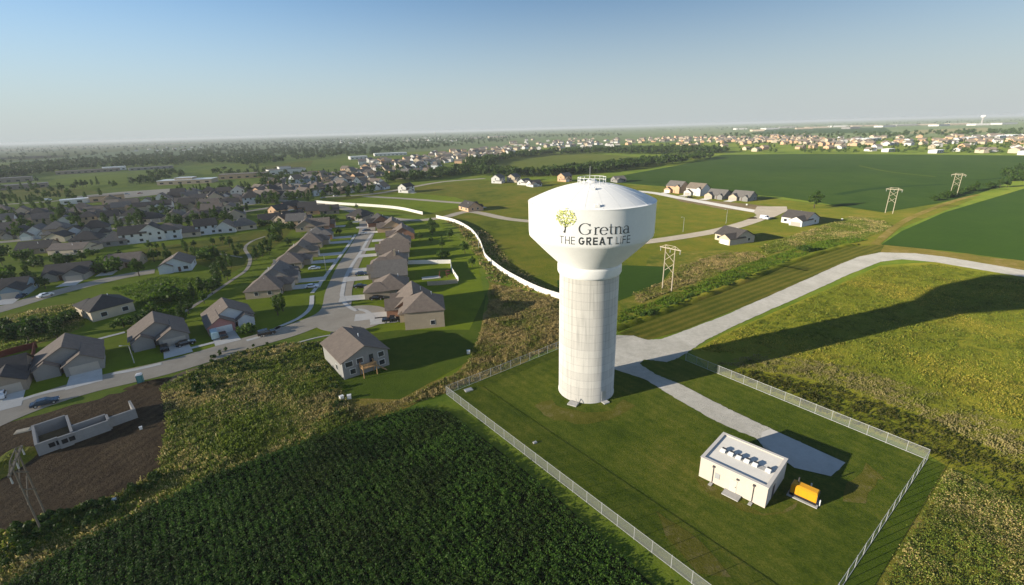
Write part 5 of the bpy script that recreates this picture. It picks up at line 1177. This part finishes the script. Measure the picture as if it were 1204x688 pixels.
# ---------------------------------------------------------------- trees
def leaf_blobs(cent, rad, per, size):
    out = []
    for c, r in zip(cent, rad):
        d = nrg.normal(0, 1, (per, 3)); d /= np.linalg.norm(d, axis=1)[:, None]
        q = np.array(c) + d * (np.array(r) * nrg.uniform(.45, 1.08, (per, 1)))
        a = nrg.normal(0, 1, (per, 3)) + d * .8; a /= np.linalg.norm(a, axis=1)[:, None]
        t = np.cross(a, nrg.normal(0, 1, (per, 3))); t /= np.linalg.norm(t, axis=1)[:, None]; u = np.cross(a, t)
        s = (size * nrg.uniform(.6, 1.3, (per, 1)))
        out.append(np.stack([q - t * s, q - u * s * .6, q + t * s, q + u * s * .6], 1))
    return np.concatenate(out)
def tree_proto(kind, seed):
    """unit tree about 6 m tall -> (crown mesh, trunk mesh)"""
    rn = np.random.default_rng(seed); tk = MB()
    if kind == "round":
        n_ = 11; c = [(0, 0, 3.6)] + [(1.45 * math.cos(t) * rn.uniform(.6, 1.1), 1.45 * math.sin(t) * rn.uniform(.6, 1.1), rn.uniform(2.2, 5.0)) for t in rn.uniform(0, 6.28, n_)] + [(rn.uniform(-.4, .4), rn.uniform(-.4, .4), 5.1)]
        r = [(1.3, 1.3, 1.3)] + [(rn.uniform(.6, 1.0),) * 2 + (rn.uniform(.5, .85),) for _ in range(n_)] + [(.7, .7, .7)]
        V = leaf_blobs(c, r, 62, .30)
    elif kind == "oval":
        c = [(rn.uniform(-.35, .35) * (1.2 - z / 7), rn.uniform(-.35, .35), z) for z in np.linspace(1.5, 5.4, 9)]; r = [(.95 * math.sin(.5 + 2.4 * i / 9) + .15,) * 2 + (.6,) for i in range(9)]
        V = leaf_blobs(c, r, 80, .24)
    elif kind == "cone":
        c = [(rn.uniform(-.12, .12), rn.uniform(-.12, .12), z) for z in np.linspace(.8, 5.7, 10)]; r = [(1.35 * (1 - i / 11),) * 2 + (.45,) for i in range(10)]
        V = leaf_blobs(c, r, 70, .22)
    else:                                                           # shrub
        c = [(rn.uniform(-1.2, 1.2), rn.uniform(-1.2, 1.2), rn.uniform(.6, 1.5)) for _ in range(9)]; r = [(rn.uniform(.7, 1.0),) * 2 + (rn.uniform(.6, .9),) for _ in range(9)]
        V = leaf_blobs(c, r, 70, .26)
    top = 3.4 if kind != "shrub" else .9
    tk.bar((0, 0, -.05), (0, 0, top * .55), .16, .11, 7); tk.bar((0, 0, top * .5), (.1, .05, top * 1.25), .11, .05, 6)
    for i in range(4):
        t = rn.uniform(0, 6.28); z = top * rn.uniform(.45, .85); tk.bar((0, 0, z), (math.cos(t) * 1.0, math.sin(t) * 1.0, z + 1.0), .07, .025, 5)
    tm = bpy.data.meshes.new("trunk"); tm.from_pydata(tk.v, [], tk.f); tm.materials.append(M["bark"]); tm.update()
    return V, tm
TP = {}
for kind in ("round", "oval", "cone", "shrub"):
    for s in range(2):
        V, tm = tree_proto(kind, 40 + s + len(TP))
        for lf in ("lf_tree", "lf_dark", "lf_red"):
            if lf == "lf_red" and (kind != "shrub" or s): continue
            TP[(kind, s, lf)] = (quads("crown", V, M[lf]), tm)
def tree(x, y, hh, kind, label, group=None, lf=None, lod=2, loc=None):
    p = np.array(loc) if loc is not None else G(x, y)
    lf = lf or rnd.choice(("lf_tree", "lf_tree", "lf_dark")); s = 0 if lf == "lf_red" else rnd.randrange(2)
    cm, tm = TP[(kind, s, lf)]; base = 6.0 if kind != "shrub" else 2.2; hh *= 1.3
    nm = "shrub" if kind == "shrub" else "tree"; k = hh / base
    if lod >= 2:
        r = empty(nm, (p[0], p[1], 0), rnd.uniform(0, 6.28)); r.scale = (k * rnd.uniform(.9, 1.1), k * rnd.uniform(.9, 1.1), k)
        link("crown", cm, r); link("trunk", tm, r)
    else:
        r = link(nm, cm, None, (p[0], p[1], 0), rnd.uniform(0, 6.28)); r.scale = (k, k, k)
    return tag(r, label, "shrub" if kind == "shrub" else "tree", group)
def trees(lst, what, where, group, lf=None, lod=2):
    for i, (x, y, hh, kind) in enumerate(sorted(lst, key=lambda t: t[0])): tree(x, y, hh, kind, f"{ORD[i]} {what} from the left {where}", group, lf, lod)
trees([(214, 380, 4.5, "oval"), (222, 369, 3.6, "round"), (228, 352, 5, "oval"), (237, 345, 5, "oval"), (258, 334, 5.5, "oval"), (262, 322, 6, "oval"), (268, 330, 4.5, "round"), (250, 346, 4, "round"), (254, 331, 6, "oval"), (246, 340, 3.5, "shrub")], "dark tree", "down in the hollow by the footpath", "trees in the hollow by the footpath", "lf_dark")
trees([(257, 306, 4.5, "oval"), (266, 310, 4.5, "oval"), (272, 315, 5, "oval"), (283, 296, 4, "round"), (279, 303, 3.6, "round"), (301, 305, 5, "oval"), (309, 302, 4.5, "oval"), (317, 299, 4, "round"), (319, 292, 4.5, "oval"), (307, 296, 4, "round"), (340, 290, 4, "round"), (250, 288, 3.5, "round"), (229, 291, 3.2, "round"), (262, 286, 3.8, "round")], "small round tree", "on the greenbelt lawn", "small trees on the greenbelt lawn")
tree(325, 283, 8.5, "round", "big leafy tree at the head of the greenbelt", None, "lf_tree"); tree(332, 277, 8, "round", "second leafy tree behind the big one at the greenbelt head", None, "lf_tree")
trees([(51, 314, 4.5, "oval"), (67, 315, 4.5, "oval"), (97, 309, 5, "round"), (10, 325, 4, "round"), (39, 332, 4, "round"), (46, 338, 4.5, "round"), (54, 340, 4.5, "round"), (3, 312, 4, "round"), (118, 312, 3.5, "round"), (132, 309, 3.5, "round"), (142, 305, 4, "round"), (186, 304, 3.6, "round"), (178, 305, 3.6, "round")], "yard tree", "on the lawns above the side street", "yard trees above the side street", "lf_dark")
tree(164, 325, 6.5, "round", "dense round tree beside the tan gabled house", None, "lf_dark"); tree(292, 391, 2.6, "shrub", "clipped pale bush by the corner of the pink-gable house", None, "lf_tree"); tree(327, 371, 5.5, "oval", "slim shaded tree on the corner lawn", None, "lf_tree"); tree(333, 366, 5, "oval", "second slim shaded tree on the corner lawn", None, "lf_tree")
tree(419, 391, 1.3, "shrub", "russet bush at the kerb by the solitary house", None, "lf_red"); tree(957, 245, 9.5, "round", "lone dark tree on the edge of the corn field", None, "lf_dark"); tree(945, 296, 2.4, "shrub", "low round bush on the weedy slope below the white house", None, "lf_dark")
tree(165, 380, 3, "shrub", "low bush behind the twin-gable house", None, "lf_dark"); tree(146, 385, 2.6, "shrub", "low brown green bush near the cream walled house", None, "lf_tree")
trees([(35, 402, 4.5, "round"), (68, 398, 5, "oval"), (15, 398, 4, "shrub"), (48, 385, 3.2, "shrub"), (28, 392, 3.4, "shrub"), (78, 378, 3, "shrub"), (6, 386, 3, "shrub"), (60, 390, 3, "shrub")], "dark shrubby tree", "on the vacant overgrown plot", "shrubby growth on the vacant plot", "lf_dark")
trees([(466, 300, 3.5, "round"), (494, 283, 3.8, "round"), (529, 281, 4, "round"), (520, 292, 3.6, "round"), (507, 286, 3, "round"), (399, 277, 4, "round"), (412, 268, 4, "round"), (523, 303, 3, "shrub")], "small garden tree", "in the gardens right of the main street", "garden trees right of the main street")
trees([(1110, 233, 3.2, "shrub"), (1116, 231, 3.5, "shrub"), (1126, 228.5, 4, "shrub"), (1140, 225, 4, "shrub"), (1146, 224, 6, "round"), (1175, 221, 6.5, "round"), (1184, 220.5, 5, "round"), (1165, 221, 4, "shrub"), (1100, 236, 3, "shrub"), (1192, 213, 5, "shrub"), (1200, 211, 6, "round"), (1196, 204, 8, "round"), (1186, 207, 6, "shrub"), (1205, 198, 7, "round")], "dark tree or shrub", "along the track by the corn field corner", "growth along the track by the field corner", "lf_dark")
for k, (poly, nn, where) in enumerate((([(0, 250), (300, 240), (300, 252), (0, 268)], 40, "among the dark roofs nearest the ball field"), ([(0, 268), (290, 254), (290, 266), (0, 284)], 40, "among the dark roofs behind the greenbelt"), ([(0, 222), (60, 220), (150, 214), (150, 222), (60, 228), (0, 240)], 14, "on the park lawns"), ([(200, 225), (330, 217), (330, 232), (200, 240)], 36, "among the roofs beside the school"), ([(300, 238), (440, 222), (440, 230), (300, 246)], 34, "between the pale roofs of the curving street"), ([(310, 212), (390, 205), (390, 214), (310, 222)], 38, "in the grove below the white school"), ([(440, 196), (520, 190), (530, 207), (450, 214)], 36, "among the pale houses by the dark wood"), ([(0, 235), (150, 229), (150, 234), (0, 250)], 22, "lining the through road by the ball field"))):
    trees([(q[0], q[1], rnd.uniform(5, 8.5), rnd.choice(("round", "round", "oval", "cone"))) for q in inpx(poly, nn, 5)], "small dark tree", where, "small trees " + where, None, 1)
trees([(45, 230, 6, "round"), (59, 224, 5, "round"), (33, 227, 5, "round"), (73, 225, 8, "round"), (92, 221, 8, "round"), (98, 221, 8, "round"), (102, 220, 7, "round"), (88, 223, 6, "round"), (44, 214, 6, "round")], "dark park tree", "around the pale sheds and the sports ground", "park trees by the sports ground", "lf_dark")

for poly, nn, where in (([(150, 296), (300, 276), (330, 284), (300, 300), (240, 312), (190, 312)], 22, "scattered over the greenbelt grass"), ([(0, 300), (60, 292), (150, 303), (190, 315), (130, 322), (60, 330), (0, 338)], 20, "in the back lawns above the side street"), ([(130, 362), (200, 352), (262, 345), (240, 372), (180, 392), (150, 390)], 6, "between the lower street gardens and the hollow"), ([(500, 262), (540, 275), (552, 300), (560, 330), (540, 300), (510, 290)], 8, "in the long shadowed gardens"), ([(290, 262), (330, 252), (420, 246), (425, 262), (350, 275), (310, 272)], 18, "round the head of the main street")):
    trees([(q[0], q[1], rnd.uniform(2.6, 5.2), rnd.choice(("round", "round", "oval", "shrub"))) for q in inpx(poly, nn, 5)], "leafy garden tree", where, "garden trees " + where, None, 2)

# woods: masses no one would count
def woods(name, poly, nn, h0, h1, label, per=26, size=1.5, grow=0.0):
    pts = inpx(poly, nn, 0.0); out = []
    for q in pts:
        p = G(*q); D = np.hypot(*p); hh = rnd.uniform(h0, h1) * (1 + grow * D / 1000); rw = hh * rnd.uniform(.32, .48)
        c = [(p[0], p[1], hh * .55)] + [(p[0] + rnd.uniform(-.6, .6) * rw, p[1] + rnd.uniform(-.6, .6) * rw, hh * rnd.uniform(.4, .85)) for _ in range(3)]
        r = [(rw, rw, hh * .42)] + [(rw * .6, rw * .6, hh * .2)] * 3
        out.append(leaf_blobs(c, r, per, size * hh / 10))
    return tag(link(name, quads(name, np.concatenate(out), M["lf_far"])), label, "wood", None, "stuff")
woods("woods", [(0, 212), (40, 207), (100, 199), (170, 197), (215, 195), (260, 193), (300, 196), (345, 189), (380, 187), (430, 183), (480, 178), (560, 171), (600, 167), (600, 164), (480, 166), (380, 171), (250, 179), (150, 184), (60, 193), (0, 198), (-120, 205), (-120, 222)], 1550, 9, 14, "long dark wood stretching across the middle distance on the left", per=24, size=1.35, grow=.04)
woods("woods", [(240, 180), (380, 170), (600, 163.5), (730, 160.5), (730, 158), (600, 159), (380, 165), (240, 171)], 520, 9, 13, "farther hazy woodland behind the long dark wood", per=16, size=1.7, grow=.05)
woods("woods", [(0, 195), (60, 189), (150, 182), (240, 178), (240, 170), (120, 174), (0, 182), (-100, 188), (-100, 200)], 110, 9, 13, "loose hazy tree lines among the far pale fields", per=16, size=1.7, grow=.05)
woods("woods", [(455, 216), (500, 213), (545, 206), (600, 209), (640, 208), (700, 204), (770, 196), (825, 189), (838, 186), (828, 184), (780, 188), (720, 195), (690, 200), (640, 204), (590, 205), (560, 200), (590, 192), (560, 192), (530, 203), (500, 208), (455, 211)], 520, 8, 12, "dark tree belt in front of the pale olive field", per=24, size=1.2)
woods("woods", [(545, 200), (560, 196), (600, 188), (640, 183), (700, 181), (770, 182), (835, 181), (855, 180), (850, 177), (780, 176), (700, 178), (640, 180), (600, 184), (550, 192)], 520, 9, 13, "second tree belt behind the pale olive field", per=22, size=1.3)
woods("woods", [(150, 212), (185, 205), (215, 203), (215, 210), (175, 219), (150, 218)], 40, 8, 12, "clump of dark trees behind the long school", per=34, size=1.1)
woods("woods", [(245, 204), (300, 198), (340, 207), (400, 206), (395, 213), (330, 214), (300, 209), (255, 209)], 75, 6, 10, "leafy grove running below the white school", per=34, size=1.1)
woods("woods", [(735, 166), (960, 162), (1300, 162), (1300, 185), (1204, 182), (1100, 180.5), (960, 181), (860, 180), (740, 174)], 520, 6, 9, "trees scattered through the far suburb beyond the corn", per=18, size=1.2)
woods("woods", [(820, 160), (900, 158), (1010, 158), (1204, 154), (1400, 152), (1400, 158), (1204, 161), (1000, 163), (830, 163)], 260, 8, 12, "hazy far tree line behind the pale suburb", per=16, size=1.6, grow=.15)
woods("woods", [(600, 158), (900, 152.5), (1204, 143), (1400, 137), (1400, 136), (1204, 140), (900, 149), (600, 155.5), (200, 167), (0, 173), (-100, 178), (-100, 184), (0, 181), (200, 172)], 700, 8, 12, "broken tree lines under the hazy horizon", per=12, size=2.2, grow=.03)
woods("shrubbery", [(735, 383), (770, 371), (820, 352), (870, 333), (930, 309), (930, 306), (870, 328), (820, 346), (770, 366), (735, 378)], 60, 0.9, 1.5, "low green scrub along the grassy ditch", per=22, size=2.6)
woods("shrubbery", [(0, 635), (60, 608), (150, 580), (185, 556), (200, 560), (160, 592), (60, 640), (0, 668)], 80, 0.8, 1.7, "rank green scrub below the bare dirt lot", per=30, size=2.2)
woods("shrubbery", [(240, 415), (345, 402), (372, 406), (395, 455), (410, 490), (395, 492), (380, 450), (350, 425), (290, 440), (230, 470), (215, 465)], 90, 0.7, 1.4, "rank dark scrub on the weedy plot below the street", per=26, size=2.2)

# ---------------------------------------------------------------- haze over the land
hz = MB().box(-26500, 26500, -700, 26500, -1.0, 62.0)
mt = bpy.data.materials.new("haze_air"); mt.use_nodes = True; n = mt.node_tree.nodes; n.clear()
out = n.new("ShaderNodeOutputMaterial"); pv = n.new("ShaderNodeVolumePrincipled")
pv.inputs["Color"].default_value = (.74, .80, .835, 1); pv.inputs["Density"].default_value = 0.00010; pv.inputs["Anisotropy"].default_value = 0.0
mt.node_tree.links.new(pv.outputs[0], out.inputs["Volume"])
tag(hz.build("haze", mt), "thin pale haze lying over the whole plain", "haze", None, "stuff")
